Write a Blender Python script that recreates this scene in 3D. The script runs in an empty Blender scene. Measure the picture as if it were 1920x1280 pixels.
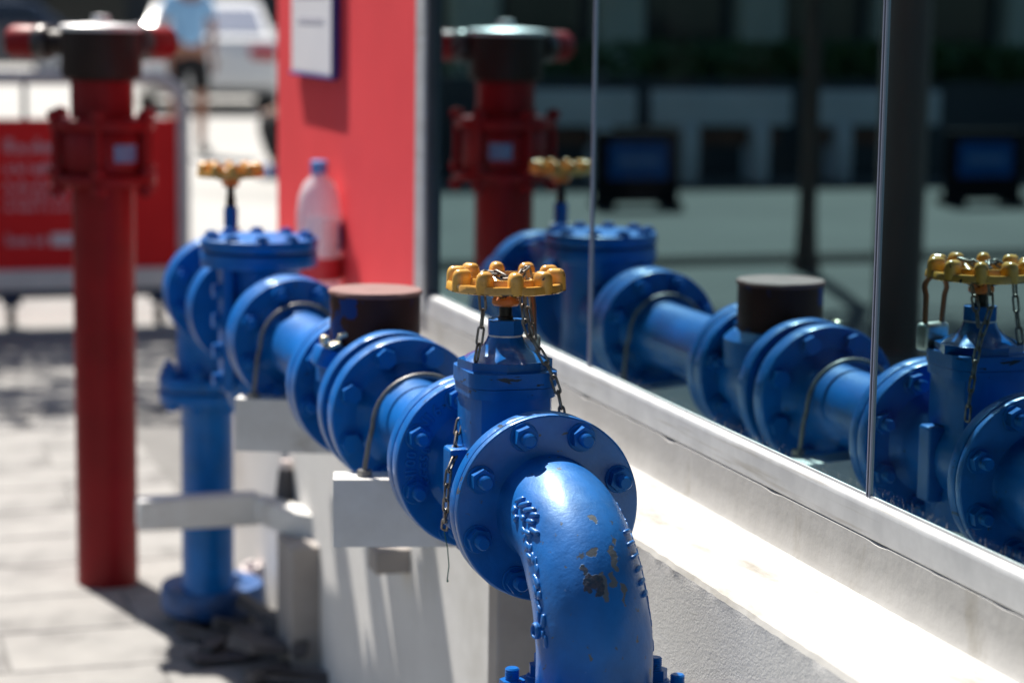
import bpy, bmesh, math, random
from mathutils import Vector, Matrix, noise
random.seed(7)
C = bpy.context.scene.collection
S = bpy.context.scene
PI = math.pi
R = math.radians

# ------------------------------------------------------------------ camera, world, sun, exposure
cam_d = bpy.data.cameras.new("camera"); cam = bpy.data.objects.new("camera", cam_d); C.objects.link(cam)
yaw, pitch, roll = R(17.2293), R(8.2537), R(0.7812)
fw = Vector((math.sin(yaw)*math.cos(pitch), math.cos(yaw)*math.cos(pitch), -math.sin(pitch)))
rt = Vector((math.cos(yaw), -math.sin(yaw), 0)); up = rt.cross(fw)
r2 = rt*math.cos(roll)+up*math.sin(roll); u2 = -rt*math.sin(roll)+up*math.cos(roll)
cam.matrix_world = Matrix(((r2.x, u2.x, -fw.x, -1.1356), (r2.y, u2.y, -fw.y, 0.0), (r2.z, u2.z, -fw.z, 1.3504), (0, 0, 0, 1)))
cam_d.sensor_width = 22.405; cam_d.lens = 50.0
cam_d.clip_start = 0.05; cam_d.clip_end = 600
cam_d.dof.use_dof = True; cam_d.dof.focus_distance = 2.63; cam_d.dof.aperture_fstop = 2.2
S.camera = cam

SUN_AZ = R(-14.3)      # from +Y towards +X
SUN_EL = R(55)
world = bpy.data.worlds.new("World"); S.world = world; world.use_nodes = True
wn = world.node_tree.nodes; wl = world.node_tree.links
sky = wn.new("ShaderNodeTexSky"); sky.sky_type = 'NISHITA'; sky.sun_disc = False
sky.sun_elevation = SUN_EL; sky.sun_rotation = SUN_AZ % (2*PI)
sky.air_density = 1.0; sky.dust_density = 1.0; sky.ozone_density = 1.0
wl.new(sky.outputs[0], wn["Background"].inputs[0]); wn["Background"].inputs[1].default_value = 0.05
sd = bpy.data.lights.new("sun", 'SUN'); so = bpy.data.objects.new("sun", sd); C.objects.link(so)
sd.energy = 5.0; sd.angle = R(0.55); sd.color = (1.0, 0.95, 0.87)
sun_dir = Vector((math.sin(SUN_AZ)*math.cos(SUN_EL), math.cos(SUN_AZ)*math.cos(SUN_EL), math.sin(SUN_EL)))
so.rotation_euler = (-sun_dir).to_track_quat('-Z', 'Y').to_euler(); so.location = sun_dir*30
S.view_settings.view_transform = 'Standard'; S.view_settings.look = 'None'
S.view_settings.exposure = 1.06; S.view_settings.gamma = 1.0; S.view_settings.use_curve_mapping = False
S.render.engine = 'CYCLES'
S.cycles.caustics_reflective = False; S.cycles.caustics_refractive = False
S.cycles.max_bounces = 10; S.cycles.sample_clamp_indirect = 6.0
S.cycles.use_denoising = True

# ------------------------------------------------------------------ materials
MATS = {}
def nodes_of(name):
    m = bpy.data.materials.new(name); m.use_nodes = True
    nt = m.node_tree; b = nt.nodes["Principled BSDF"]
    return m, nt, b
def N(nt, t, **kw):
    n = nt.nodes.new(t)
    for k, v in kw.items():
        if hasattr(n, k): setattr(n, k, v)
        else: n.inputs[k.replace('_', ' ')].default_value = v
    return n
def mixrgb(nt, fac, a, b):
    n = nt.nodes.new("ShaderNodeMix"); n.data_type = 'RGBA'
    for sock, v in ((n.inputs[0], fac), (n.inputs[6], a), (n.inputs[7], b)):
        if isinstance(v, (int, float)): sock.default_value = v
        elif isinstance(v, tuple): sock.default_value = (*v, 1) if len(v) == 3 else v
        else: nt.links.new(v, sock)
    return n.outputs[2]
def ramp(nt, v, a, b):
    n = nt.nodes.new("ShaderNodeMapRange"); n.inputs[1].default_value = a; n.inputs[2].default_value = b
    n.clamp = True; nt.links.new(v, n.inputs[0]); return n.outputs[0]
def tnoise(nt, coord, scale, detail=4, rough=0.55):
    n = nt.nodes.new("ShaderNodeTexNoise"); n.inputs["Scale"].default_value = scale
    n.inputs["Detail"].default_value = detail; n.inputs["Roughness"].default_value = rough
    nt.links.new(coord, n.inputs["Vector"]); return n.outputs["Fac"]
def math_n(nt, op, a, b):
    n = nt.nodes.new("ShaderNodeMath"); n.operation = op
    for s, v in ((n.inputs[0], a), (n.inputs[1], b)):
        if isinstance(v, (int, float)): s.default_value = v
        else: nt.links.new(v, s)
    return n.outputs[0]
def mat(name, c, rough=0.5, metal=0.0, c2=None, nscale=8, bump=0.0, bscale=120, bdist=0.002, chip=None, chip_t=0.62, chip_scale=30,
        spec=0.5, coat=0.0, stain=None, stain_scale=3, bdetail=3, rvar=0.0, flat=False, aniso_coord=None, tint=None):
    if name in MATS: return MATS[name]
    m, nt, b = nodes_of(name)
    tc = nt.nodes.new("ShaderNodeTexCoord"); co = tc.outputs["Object"]
    if aniso_coord:
        mp = nt.nodes.new("ShaderNodeMapping"); mp.inputs["Scale"].default_value = aniso_coord
        nt.links.new(co, mp.inputs[0]); co2 = mp.outputs[0]
    else: co2 = co
    col = c
    if not flat:
        c2 = c2 or tuple(x*0.78 for x in c)
        f = ramp(nt, tnoise(nt, co, nscale, 5, 0.6), 0.35, 0.65)
        col = mixrgb(nt, f, c, c2)
        if stain:
            f = ramp(nt, tnoise(nt, co2, stain_scale, 6, 0.65), 0.56, 0.74)
            col = mixrgb(nt, f, col, stain)
        if chip:
            f = ramp(nt, tnoise(nt, co2, chip_scale, 5, 0.6), chip_t, chip_t+0.015)
            col = mixrgb(nt, f, col, chip)
    if isinstance(col, tuple): b.inputs["Base Color"].default_value = (*col, 1)
    else: nt.links.new(col, b.inputs["Base Color"])
    b.inputs["Roughness"].default_value = rough; b.inputs["Metallic"].default_value = metal
    b.inputs["Specular IOR Level"].default_value = spec; b.inputs["Coat Weight"].default_value = coat
    b.inputs["Coat Roughness"].default_value = 0.16 if coat < 0.25 else 0.12
    if tint: b.inputs['Specular Tint'].default_value = (*tint, 1)
    if rvar:
        rr = math_n(nt, 'MULTIPLY_ADD', tnoise(nt, co, nscale*3, 4), rvar); rr.node.inputs[2].default_value = rough-rvar*0.5
        nt.links.new(rr, b.inputs["Roughness"])
    if bump:
        bp = nt.nodes.new("ShaderNodeBump"); bp.inputs["Strength"].default_value = bump; bp.inputs["Distance"].default_value = bdist
        nt.links.new(tnoise(nt, co, bscale, bdetail), bp.inputs["Height"]); nt.links.new(bp.outputs[0], b.inputs["Normal"])
    MATS[name] = m; return m

BLUE, BLUE2 = (0.0, 0.122, 0.45), (0.0, 0.080, 0.30)
TINT = (0.28, 0.62, 1.0)
M_blue = mat("blue_paint", BLUE, tint=TINT, rough=0.43, spec=0.5, coat=0.22, c2=BLUE2, nscale=9, bump=0.4, bscale=75, bdist=0.0014, stain=(0.015, 0.115, 0.33), stain_scale=26, chip=(0.02, 0.02, 0.03), chip_t=0.685, chip_scale=55, rvar=0.12)
M_blue_w = mat("worn_blue_paint", BLUE, tint=TINT, rough=0.40, spec=0.5, coat=0.13, c2=BLUE2, nscale=14, bump=0.35, bscale=150, bdist=0.0013, aniso_coord=(1, 1, 3.2), chip=(0.014, 0.014, 0.02), chip_t=0.625, chip_scale=36, rvar=0.15)
M_blue_shade = mat("shade_darkened_blue_paint", (0.0, 0.075, 0.27), 0.5, c2=(0.01, 0.035, 0.11), nscale=14)  # pipe blue darkened: shade on the riser's base flange put into the colour
M_bonnet = mat("glossy_blue_paint", BLUE, tint=TINT, rough=0.2, spec=0.6, coat=0.5, c2=BLUE2, nscale=20, bump=0.3, bscale=70, bdist=0.0012, chip=(0.3, 0.29, 0.24), chip_t=0.74, chip_scale=60)
M_blue_n = mat("blue_nut_paint", (0.0, 0.105, 0.40), 0.33, tint=TINT, c2=(0.006, 0.10, 0.34), nscale=90, bump=0.2, bscale=300, bdist=0.0006, chip=(0.05, 0.045, 0.045), chip_t=0.66, chip_scale=140)
M_rod = mat("grey_steel_rod", (0.20, 0.20, 0.195), 0.42, metal=0.5, c2=(0.13, 0.125, 0.12), nscale=60)
M_chain = mat("old_galvanised_steel", (0.24, 0.235, 0.22), 0.42, metal=0.75, c2=(0.12, 0.095, 0.075), nscale=90)
M_yel = mat("yellow_enamel", (0.74, 0.405, 0.08), 0.26, c2=(0.60, 0.29, 0.045), nscale=30, bump=0.15, bscale=160, bdist=0.001, stain=(0.40, 0.21, 0.035), stain_scale=30, chip=(0.03, 0.022, 0.015), chip_t=0.672, chip_scale=70, coat=0.3)
def wear_band(m, z0, z1, c):
    nt = m.node_tree; b = nt.nodes["Principled BSDF"]; old = b.inputs["Base Color"].links[0].from_socket
    tc = nt.nodes.new("ShaderNodeTexCoord"); sx = nt.nodes.new("ShaderNodeSeparateXYZ"); nt.links.new(tc.outputs["Object"], sx.inputs[0])
    k = ramp(nt, tnoise(nt, tc.outputs["Object"], 95, 4, 0.6), 0.50, 0.56)
    f = math_n(nt, 'MULTIPLY', ramp(nt, sx.outputs["Z"], z1, z0), k)
    nt.links.new(mixrgb(nt, f, old, c), b.inputs["Base Color"])
wear_band(M_yel, 0.2368, 0.2392, (0.03, 0.022, 0.016))
M_orange = mat("orange_primer", (0.55, 0.17, 0.03), 0.4)
M_stem = mat("greased_dark_stem", (0.012, 0.010, 0.009), 0.35, metal=0.4)
M_collar = mat("white_sealant_collar", (0.62, 0.62, 0.64), 0.6)
M_brown = mat("brown_meter_cap", (0.05, 0.015, 0.013), 0.5, spec=0.2, c2=(0.036, 0.011, 0.010), nscale=12, chip=(0.002, 0.035, 0.18), chip_t=0.555, chip_scale=14, bump=0.2)
M_browntop = mat("brown_meter_lid", (0.20, 0.088, 0.08), 0.6, c2=(0.15, 0.06, 0.052), nscale=25, stain=(0.12, 0.05, 0.04), stain_scale=22, bump=0.3, bscale=60)
M_brass = mat("pale_brass", (0.72, 0.66, 0.48), 0.35, metal=0.6, c2=(0.5, 0.45, 0.33))
M_red = mat("red_pipe_paint", (0.24, 0.007, 0.010), 0.45, spec=0.2, c2=(0.18, 0.006, 0.008), nscale=6, chip=(0.05, 0.015, 0.02), chip_t=0.71, chip_scale=16, bump=0.1)
M_dkhead = mat("dark_head_paint", (0.014, 0.007, 0.006), 0.5, spec=0.25, c2=(0.02, 0.010, 0.008), nscale=10)
M_ring = mat("dark_polished_ring", (0.06, 0.05, 0.05), 0.35, metal=0.4)
M_steel = mat("bright_steel", (0.58, 0.58, 0.58), 0.45, metal=0.5, c2=(0.5, 0.5, 0.52))
M_alu = mat("aluminium", (0.60, 0.605, 0.605), 0.5, metal=0.35, c2=(0.50, 0.505, 0.51), nscale=20, bump=0.12, bscale=25, bdist=0.0005, stain=(0.36, 0.34, 0.30), stain_scale=22, aniso_coord=(1, 0.12, 4))
M_white = mat("white_wall_paint", (0.70, 0.685, 0.66), 0.75, c2=(0.64, 0.625, 0.60), nscale=7, bump=0.35, bscale=70, bdist=0.002, stain=(0.47, 0.44, 0.39), stain_scale=4, bdetail=5)
M_ledge = mat("ledge_white_paint", (0.44, 0.43, 0.41), 0.85, c2=(0.38, 0.37, 0.35), nscale=9, bump=0.25, bscale=90, bdist=0.0015, stain=(0.22, 0.20, 0.17), stain_scale=9, bdetail=5, aniso_coord=(2, 0.6, 1))
M_upstand = mat("upstand_white_paint", (0.45, 0.44, 0.425), 0.8, c2=(0.39, 0.38, 0.365), nscale=9, bump=0.3, bscale=60, bdist=0.002, stain=(0.27, 0.245, 0.20), stain_scale=7, bdetail=5, aniso_coord=(1, 1.0, 0.45))
M_bracket = mat("white_bracket_paint", (0.72, 0.71, 0.69), 0.65, c2=(0.63, 0.61, 0.58), nscale=12, bump=0.25, bscale=90, bdist=0.0015, stain=(0.44, 0.40, 0.35), stain_scale=10)
M_pier = mat("pier_grey_paint", (0.38, 0.345, 0.32), 0.75, c2=(0.30, 0.27, 0.25), nscale=8, bump=0.3, bscale=80, bdist=0.002, stain=(0.34, 0.30, 0.26), stain_scale=6)
M_pierdk = mat("bare_brown_concrete", (0.20, 0.165, 0.15), 0.85, c2=(0.15, 0.125, 0.112), nscale=8, bump=0.4, bscale=80, bdist=0.002)
M_redwall = mat("red_wall_panel", (0.86, 0.052, 0.064), 0.6, c2=(0.78, 0.043, 0.054), nscale=3, bump=0.1, bscale=60)
M_paper = mat("white_paper", (0.76, 0.75, 0.77), 0.7, c2=(0.71, 0.70, 0.73), nscale=4)
M_print = mat("faint_grey_print", (0.50, 0.49, 0.55), 0.7, flat=True)
M_bluedge = mat("blue_paper_border", (0.045, 0.035, 0.24), 0.6)
M_pave = mat("pavement_concrete", (0.235, 0.228, 0.218), 0.88, c2=(0.185, 0.18, 0.173), nscale=2.2, bump=0.3, bscale=80, bdist=0.003, stain=(0.25, 0.235, 0.22), stain_scale=1.6)
M_slab = mat("paving_slab_stone", (0.27, 0.262, 0.25), 0.9, c2=(0.20, 0.195, 0.188), nscale=5, bump=0.35, bscale=90, bdist=0.003, stain=(0.125, 0.12, 0.115), stain_scale=5)
M_joint = mat("slab_joint_mortar", (0.165, 0.16, 0.153), 0.9)
M_road = mat("road_asphalt", (0.043, 0.048, 0.044), 0.9, c2=(0.027, 0.031, 0.029), nscale=0.7, stain=(0.02, 0.023, 0.022), stain_scale=0.8, aniso_coord=(0.35, 1.6, 1), bump=0.5, bscale=120, bdist=0.004)
M_plaza = mat("pale_plaza_paving", (0.35, 0.342, 0.325), 0.9, c2=(0.30, 0.294, 0.28), nscale=0.5, stain=(0.17, 0.167, 0.16), stain_scale=0.35)
M_drain = mat("dark_drain_iron", (0.008, 0.009, 0.009), 0.95, spec=0.05)
M_dark = mat("dark_interior", (0.02, 0.022, 0.024), 0.8)
M_rub = mat("dark_rubble", (0.06, 0.057, 0.062), 0.8, c2=(0.12, 0.11, 0.112), nscale=10, bump=0.4, bscale=60)
M_black = mat("black_plastic", (0.010, 0.010, 0.012), 0.8, spec=0.1)
M_rubber = mat("black_rubber", (0.015, 0.015, 0.016), 0.8)
M_bag = mat("crumpled_white_plastic", (0.72, 0.66, 0.64), 0.4, c2=(0.62, 0.5, 0.47), nscale=30)
M_banner = mat("red_banner_vinyl", (0.66, 0.018, 0.022), 0.6, spec=0.2, c2=(0.60, 0.015, 0.019))
M_bantext = mat("pale_banner_print", (0.55, 0.33, 0.40), 0.6, flat=True)
M_banlogo = mat("banner_logo_print", (0.62, 0.58, 0.66), 0.6, flat=True)
M_barrier = mat("barrier_white_metal", (0.68, 0.68, 0.69), 0.4, c2=(0.62, 0.62, 0.63))
M_barlil = mat("barrier_grey_tube", (0.55, 0.53, 0.57), 0.4)
M_navy = mat("navy_metal", (0.015, 0.04, 0.10), 0.4)
M_carw = mat("white_car_paint", (0.78, 0.78, 0.77), 0.2, c2=(0.76, 0.76, 0.75), coat=0.6)
M_card = mat("dark_car_paint", (0.02, 0.032, 0.055), 0.18, c2=(0.018, 0.028, 0.05), coat=0.7)
M_carglass = mat("car_glass", (0.02, 0.025, 0.03), 0.05, spec=0.9, flat=True)
M_carfilm = mat("silvered_rear_glass", (0.75, 0.77, 0.80), 0.12, metal=0.9, flat=True)
M_tail = mat("red_tail_lens", (0.42, 0.012, 0.02), 0.15)
M_skin = mat("skin", (0.36, 0.17, 0.11), 0.5, c2=(0.33, 0.155, 0.10))
M_shirt = mat("light_blue_cloth", (0.30, 0.55, 0.82), 0.85, c2=(0.26, 0.50, 0.78))
M_shorts = mat("black_cloth", (0.012, 0.012, 0.014), 0.9)
M_hair = mat("black_hair", (0.01, 0.008, 0.007), 0.55)
M_shoe = mat("dark_shoe", (0.03, 0.035, 0.03), 0.7)
M_shoeblue = mat("blue_shoe_fabric", (0.015, 0.09, 0.34), 0.7)
M_stone = mat("olive_grey_stone", (0.40, 0.40, 0.32), 0.85, c2=(0.33, 0.33, 0.26), nscale=1.5)
M_facade = mat("dark_shopfront_cladding", (0.03, 0.035, 0.038), 0.6, c2=(0.022, 0.026, 0.028), nscale=1.2)
M_facade2 = mat("grey_render", (0.18, 0.18, 0.175), 0.85, c2=(0.14, 0.14, 0.14), nscale=0.6)
M_winglass = mat("dark_window_glass", (0.012, 0.016, 0.018), 0.12, flat=True)
M_leaf = mat("leaf_green", (0.045, 0.105, 0.025), 0.6, c2=(0.03, 0.075, 0.018), nscale=3)
M_bark = mat("bark", (0.075, 0.055, 0.042), 0.9, c2=(0.05, 0.038, 0.03), nscale=9, bump=0.6, bscale=40, bdist=0.006)
M_pillar = mat("brown_steel_column", (0.075, 0.045, 0.038), 0.5, c2=(0.06, 0.04, 0.035), nscale=4)
M_bsign = mat("blue_sign_face", (0.007, 0.085, 0.27), 0.6, spec=0.1)
M_bsign2 = mat("pale_blue_print", (0.14, 0.26, 0.44), 0.6, flat=True)
M_conc = mat("barricade_concrete", (0.45, 0.46, 0.46), 0.85, c2=(0.38, 0.39, 0.39), nscale=2)
M_orangebr = mat("dull_orange_board", (0.10, 0.035, 0.015), 0.7)
M_magenta = mat("magenta_flower", (0.35, 0.01, 0.22), 0.7)
M_string = mat("green_string", (0.008, 0.13, 0.10), 0.7)
M_gasket = mat("dark_gasket", (0.008, 0.012, 0.02), 0.8)
M_cap = mat("pale_blue_plastic", (0.12, 0.36, 0.78), 0.35)
M_sealing = mat("dark_glazing_seal", (0.05, 0.055, 0.075), 0.35, c2=(0.04, 0.045, 0.06))
M_jointedge = mat("polished_glass_edge", (0.40, 0.43, 0.55), 0.25, metal=0.3, flat=True)
M_copper = mat("copper_brown_shackle", (0.30, 0.12, 0.06), 0.35, metal=0.7)
M_lockbody = mat("worn_padlock_steel", (0.55, 0.55, 0.50), 0.35, metal=0.7, c2=(0.38, 0.37, 0.33), nscale=40)
M_sticker = mat("blue_white_sticker", (0.05, 0.15, 0.32), 0.5, c2=(0.14, 0.25, 0.40), nscale=40)

# stucco face: strong fine relief
def make_stucco():
    m, nt, b = nodes_of("grey_white_stucco")
    tc = nt.nodes.new("ShaderNodeTexCoord"); co = tc.outputs["Object"]
    f = ramp(nt, tnoise(nt, co, 5, 5, 0.6), 0.35, 0.65)
    c = mixrgb(nt, f, (0.68, 0.665, 0.645), (0.61, 0.595, 0.575))
    f2 = ramp(nt, tnoise(nt, co, 1.7, 6, 0.65), 0.56, 0.75)
    c = mixrgb(nt, f2, c, (0.47, 0.45, 0.41))
    nt.links.new(c, b.inputs["Base Color"]); b.inputs["Roughness"].default_value = 0.85
    h = math_n(nt, 'ADD', tnoise(nt, co, 420, 3, 0.6), math_n(nt, 'MULTIPLY', tnoise(nt, co, 90, 3, 0.5), 0.6))
    bp = nt.nodes.new("ShaderNodeBump"); bp.inputs["Strength"].default_value = 0.36; bp.inputs["Distance"].default_value = 0.0022
    nt.links.new(h, bp.inputs["Height"]); nt.links.new(bp.outputs[0], b.inputs["Normal"])
    return m
M_stucco = make_stucco()

# reflective, tinted shop glass (same from every side)
def make_glass():
    m, nt, b = nodes_of("tinted_mirror_glass"); nt.nodes.remove(b)
    out = nt.nodes["Material Output"]
    g = nt.nodes.new("ShaderNodeBsdfGlossy"); g.inputs["Color"].default_value = (0.58, 0.88, 0.94, 1); g.inputs["Roughness"].default_value = 0.0
    t = nt.nodes.new("ShaderNodeBsdfTransparent"); t.inputs["Color"].default_value = (0.10, 0.13, 0.14, 1)
    fr = nt.nodes.new("ShaderNodeFresnel"); fr.inputs["IOR"].default_value = 1.5
    fac = math_n(nt, 'MULTIPLY_ADD', fr.outputs[0], 0.6); fac.node.inputs[2].default_value = 0.08
    mx = nt.nodes.new("ShaderNodeMixShader"); nt.links.new(fac, mx.inputs[0]); nt.links.new(t.outputs[0], mx.inputs[1]); nt.links.new(g.outputs[0], mx.inputs[2])
    tc = nt.nodes.new("ShaderNodeTexCoord"); sx = nt.nodes.new("ShaderNodeSeparateXYZ"); nt.links.new(tc.outputs["Object"], sx.inputs[0])
    low = ramp(nt, sx.outputs["Z"], 0.060, 0.046)
    d = math_n(nt, 'MULTIPLY', low, ramp(nt, tnoise(nt, tc.outputs["Object"], 130, 4, 0.7), 0.52, 0.68))
    d = math_n(nt, 'MULTIPLY', d, 0.4)
    d = math_n(nt, 'ADD', d, math_n(nt, 'MULTIPLY', ramp(nt, tnoise(nt, tc.outputs["Object"], 3.5, 5, 0.6), 0.5, 0.8), 0.012))
    df = nt.nodes.new("ShaderNodeBsdfDiffuse"); df.inputs[0].default_value = (0.45, 0.44, 0.42, 1)
    m2 = nt.nodes.new("ShaderNodeMixShader"); nt.links.new(d, m2.inputs[0]); nt.links.new(mx.outputs[0], m2.inputs[1]); nt.links.new(df.outputs[0], m2.inputs[2])
    nt.links.new(m2.outputs[0], out.inputs[0]); return m
M_glass = make_glass()

def make_clear(name, tint, rough=0.08, tr=0.75):
    m, nt, b = nodes_of(name)
    b.inputs["Base Color"].default_value = (*tint, 1); b.inputs["Roughness"].default_value = rough
    out = nt.nodes["Material Output"]
    t = nt.nodes.new("ShaderNodeBsdfTransparent"); t.inputs[0].default_value = (0.97, 0.97, 0.98, 1)
    mx = nt.nodes.new("ShaderNodeMixShader"); mx.inputs[0].default_value = 1-tr
    nt.links.new(t.outputs[0], mx.inputs[1]); nt.links.new(b.outputs[0], mx.inputs[2]); nt.links.new(mx.outputs[0], out.inputs[0])
    return m
M_pet = make_clear("clear_bottle_plastic", (0.85, 0.82, 0.86), 0.2, 0.42)

# elbow paint: the shared blue, with the chips that sit on this elbow (positions are in the elbow's own space)
ELBOW = Vector((-0.3205, 2.304, 0.597))
def make_elbow_paint():
    m, nt, b = nodes_of("chipped_elbow_paint")
    tc = nt.nodes.new("ShaderNodeTexCoord"); co = tc.outputs["Object"]
    f = ramp(nt, tnoise(nt, co, 16, 5, 0.6), 0.35, 0.65)
    col = mixrgb(nt, f, BLUE, BLUE2)
    # faint pale scuffs
    f = ramp(nt, tnoise(nt, co, 85, 6, 0.7), 0.66, 0.74)
    col = mixrgb(nt, math_n(nt, 'MULTIPLY', f, 0.45), col, (0.16, 0.26, 0.45))
    wn_ = nt.nodes.new("ShaderNodeTexNoise"); wn_.inputs["Scale"].default_value = 75; wn_.inputs["Detail"].default_value = 4
    nt.links.new(co, wn_.inputs["Vector"])
    sub = nt.nodes.new("ShaderNodeVectorMath"); sub.operation = 'SUBTRACT'; nt.links.new(wn_.outputs["Color"], sub.inputs[0]); sub.inputs[1].default_value = (.5, .5, .5)
    sc = nt.nodes.new("ShaderNodeVectorMath"); sc.operation = 'SCALE'; nt.links.new(sub.outputs[0], sc.inputs[0]); sc.inputs["Scale"].default_value = 0.022
    ad = nt.nodes.new("ShaderNodeVectorMath"); ad.operation = 'ADD'; nt.links.new(co, ad.inputs[0]); nt.links.new(sc.outputs[0], ad.inputs[1])
    def blob(p, r):
        s = nt.nodes.new("ShaderNodeVectorMath"); s.operation = 'SUBTRACT'; nt.links.new(ad.outputs[0], s.inputs[0]); s.inputs[1].default_value = Vector(p)-ELBOW
        d = nt.nodes.new("ShaderNodeVectorMath"); d.operation = 'DIVIDE'; nt.links.new(s.outputs[0], d.inputs[0]); d.inputs[1].default_value = r
        l = nt.nodes.new("ShaderNodeVectorMath"); l.operation = 'LENGTH'; nt.links.new(d.outputs[0], l.inputs[0])
        return ramp(nt, l.outputs["Value"], 1.06, 0.94)
    grey = None
    for p, r in (((-.324, 2.268, .735), (.0055, .02, .016)), ((-.306, 2.293, .765), (.0050, .012, .011)), ((-.304, 2.286, .757), (.0038, .012, .008)),
                 ((-.332, 2.292, .766), (.0070, .01, .0045)), ((-.3115, 2.277, .745), (.0032, .008, .0055)), ((-.3125, 2.272, .737), (.0045, .01, .0050)),
                 ((-.303, 2.268, .729), (.0050, .01, .0055)), ((-.3025, 2.266, .720), (.0020, .01, .0060)), ((-.318, 2.325, .797), (.006, .008, .004)),
                 ((-.345, 2.245, .665), (.003, .01, .004)), ((-.290, 2.262, .68), (.003, .01, .005)), ((-.30, 2.30, .775), (.003, .008, .004))):
        g = blob(p, r); grey = g if grey is None else math_n(nt, 'MAXIMUM', grey, g)
    dark = None
    for p, r in (((-.334, 2.274, .741), (.0095, .02, .0075)), ((-.341, 2.283, .752), (.0035, .01, .006)), ((-.343, 2.274, .736), (.0038, .01, .0065)), ((-.330, 2.270, .734), (.0050, .01, .0085))):
        g = blob(p, r); dark = g if dark is None else math_n(nt, 'MAXIMUM', dark, g)
    fch = ramp(nt, tnoise(nt, co, 70, 5, 0.62), 0.658, 0.668)
    col = mixrgb(nt, fch, col, (0.05, 0.052, 0.058))
    col = mixrgb(nt, grey, col, (0.092, 0.090, 0.088))
    rust = mixrgb(nt, ramp(nt, tnoise(nt, co, 260, 3), 0.4, 0.6), (0.012, 0.012, 0.016), (0.05, 0.03, 0.025))
    col = mixrgb(nt, dark, col, rust)
    nt.links.new(col, b.inputs["Base Color"])
    rr = math_n(nt, 'MULTIPLY_ADD', tnoise(nt, co, 50, 5), 0.2); rr.node.inputs[2].default_value = 0.36
    b.inputs['Specular IOR Level'].default_value = 0.8; b.inputs['Coat Weight'].default_value = 0.5; b.inputs['Coat Roughness'].default_value = 0.27; b.inputs['Specular Tint'].default_value = (*TINT, 1)
    nt.links.new(rr, b.inputs["Roughness"])
    h = math_n(nt, 'ADD', tnoise(nt, co, 55, 4, 0.6), math_n(nt, 'MULTIPLY', tnoise(nt, co, 260, 3, 0.6), 0.35))
    h = math_n(nt, 'SUBTRACT', h, math_n(nt, 'MULTIPLY', grey, 0.25))
    h = math_n(nt, 'ADD', h, math_n(nt, 'MULTIPLY', math_n(nt, 'MULTIPLY', dark, tnoise(nt, co, 400, 2)), 0.9))
    bp = nt.nodes.new("ShaderNodeBump"); bp.inputs["Strength"].default_value = 0.42; bp.inputs["Distance"].default_value = 0.0016
    nt.links.new(h, bp.inputs["Height"]); nt.links.new(bp.outputs[0], b.inputs["Normal"])
    return m
M_elbow = make_elbow_paint()

# ------------------------------------------------------------------ object helpers
def thing(name, label, cat, loc=(0, 0, 0), group=None, rotz=0):
    o = bpy.data.objects.new(name, None); C.objects.link(o); o.location = loc; o.rotation_euler = (0, 0, rotz)
    o['label'] = label; o['category'] = cat
    if group: o['group'] = group
    o.empty_display_size = 0.05
    return o
def worldpos(o):
    p = Vector((0, 0, 0))
    while o is not None: p = p + o.location; o = o.parent
    return p
def finish(bm, name, m, smooth=35):
    me = bpy.data.meshes.new(name)
    bmesh.ops.recalc_face_normals(bm, faces=bm.faces[:])
    if smooth:
        # a large flat face next to narrow bevel faces keeps its own flat normal
        bm.normal_update(); ar = {f: f.calc_area() for f in bm.faces}
        for f in bm.faces:
            small = curved = False
            for e in f.edges:
                if len(e.link_faces) != 2: continue
                o = e.link_faces[0] if e.link_faces[1] is f else e.link_faces[1]
                a = f.normal.angle(o.normal, 0.0)
                if ar[o] < 0.15*ar[f]: small = small or a > 0.05
                elif 0.05 < a < R(smooth): curved = True
            f.smooth = not (small and not curved)
    flags = [f.smooth for f in bm.faces]
    bm.to_mesh(me); bm.free()
    if smooth:
        me.set_sharp_from_angle(angle=R(smooth)); me.polygons.foreach_set('use_smooth', flags)
    for mm in (m if isinstance(m, (list, tuple)) else [m]): me.materials.append(mm)
    return me
def obj(name, bm, m, parent=None, smooth=35, origin=None, label=None):
    """bm is in WORLD coordinates (for an unrotated parent); the mesh is moved into the part's own space"""
    me = finish(bm, name, m, smooth)
    o = bpy.data.objects.new(name, me); C.objects.link(o)
    base = worldpos(parent) if parent else Vector((0, 0, 0))
    if origin is None: origin = base
    origin = Vector(origin)
    me.transform(Matrix.Translation(-origin))
    o.location = origin-base; o.parent = parent
    if label: o['label'] = label
    return o
def inst(name, me, loc, parent=None, rot=None):
    o = bpy.data.objects.new(name, me); C.objects.link(o)
    o.location = Vector(loc)-(worldpos(parent) if parent else Vector((0, 0, 0)))
    if rot is not None: o.rotation_euler = rot
    o.parent = parent; return o
def tag(o, label=None, cat=None, group=None, kind=None):
    if label: o['label'] = label
    if cat: o['category'] = cat
    if group: o['group'] = group
    if kind: o['kind'] = kind
    return o
def struct(name, bm, m, **kw):
    o = obj(name, bm, m, **kw); o['kind'] = 'structure'; return o
def copy_tree(o, parent=None):
    c = o.copy(); C.objects.link(c); c.parent = parent
    for ch in list(o.children): copy_tree(ch, c)
    return c

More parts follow.
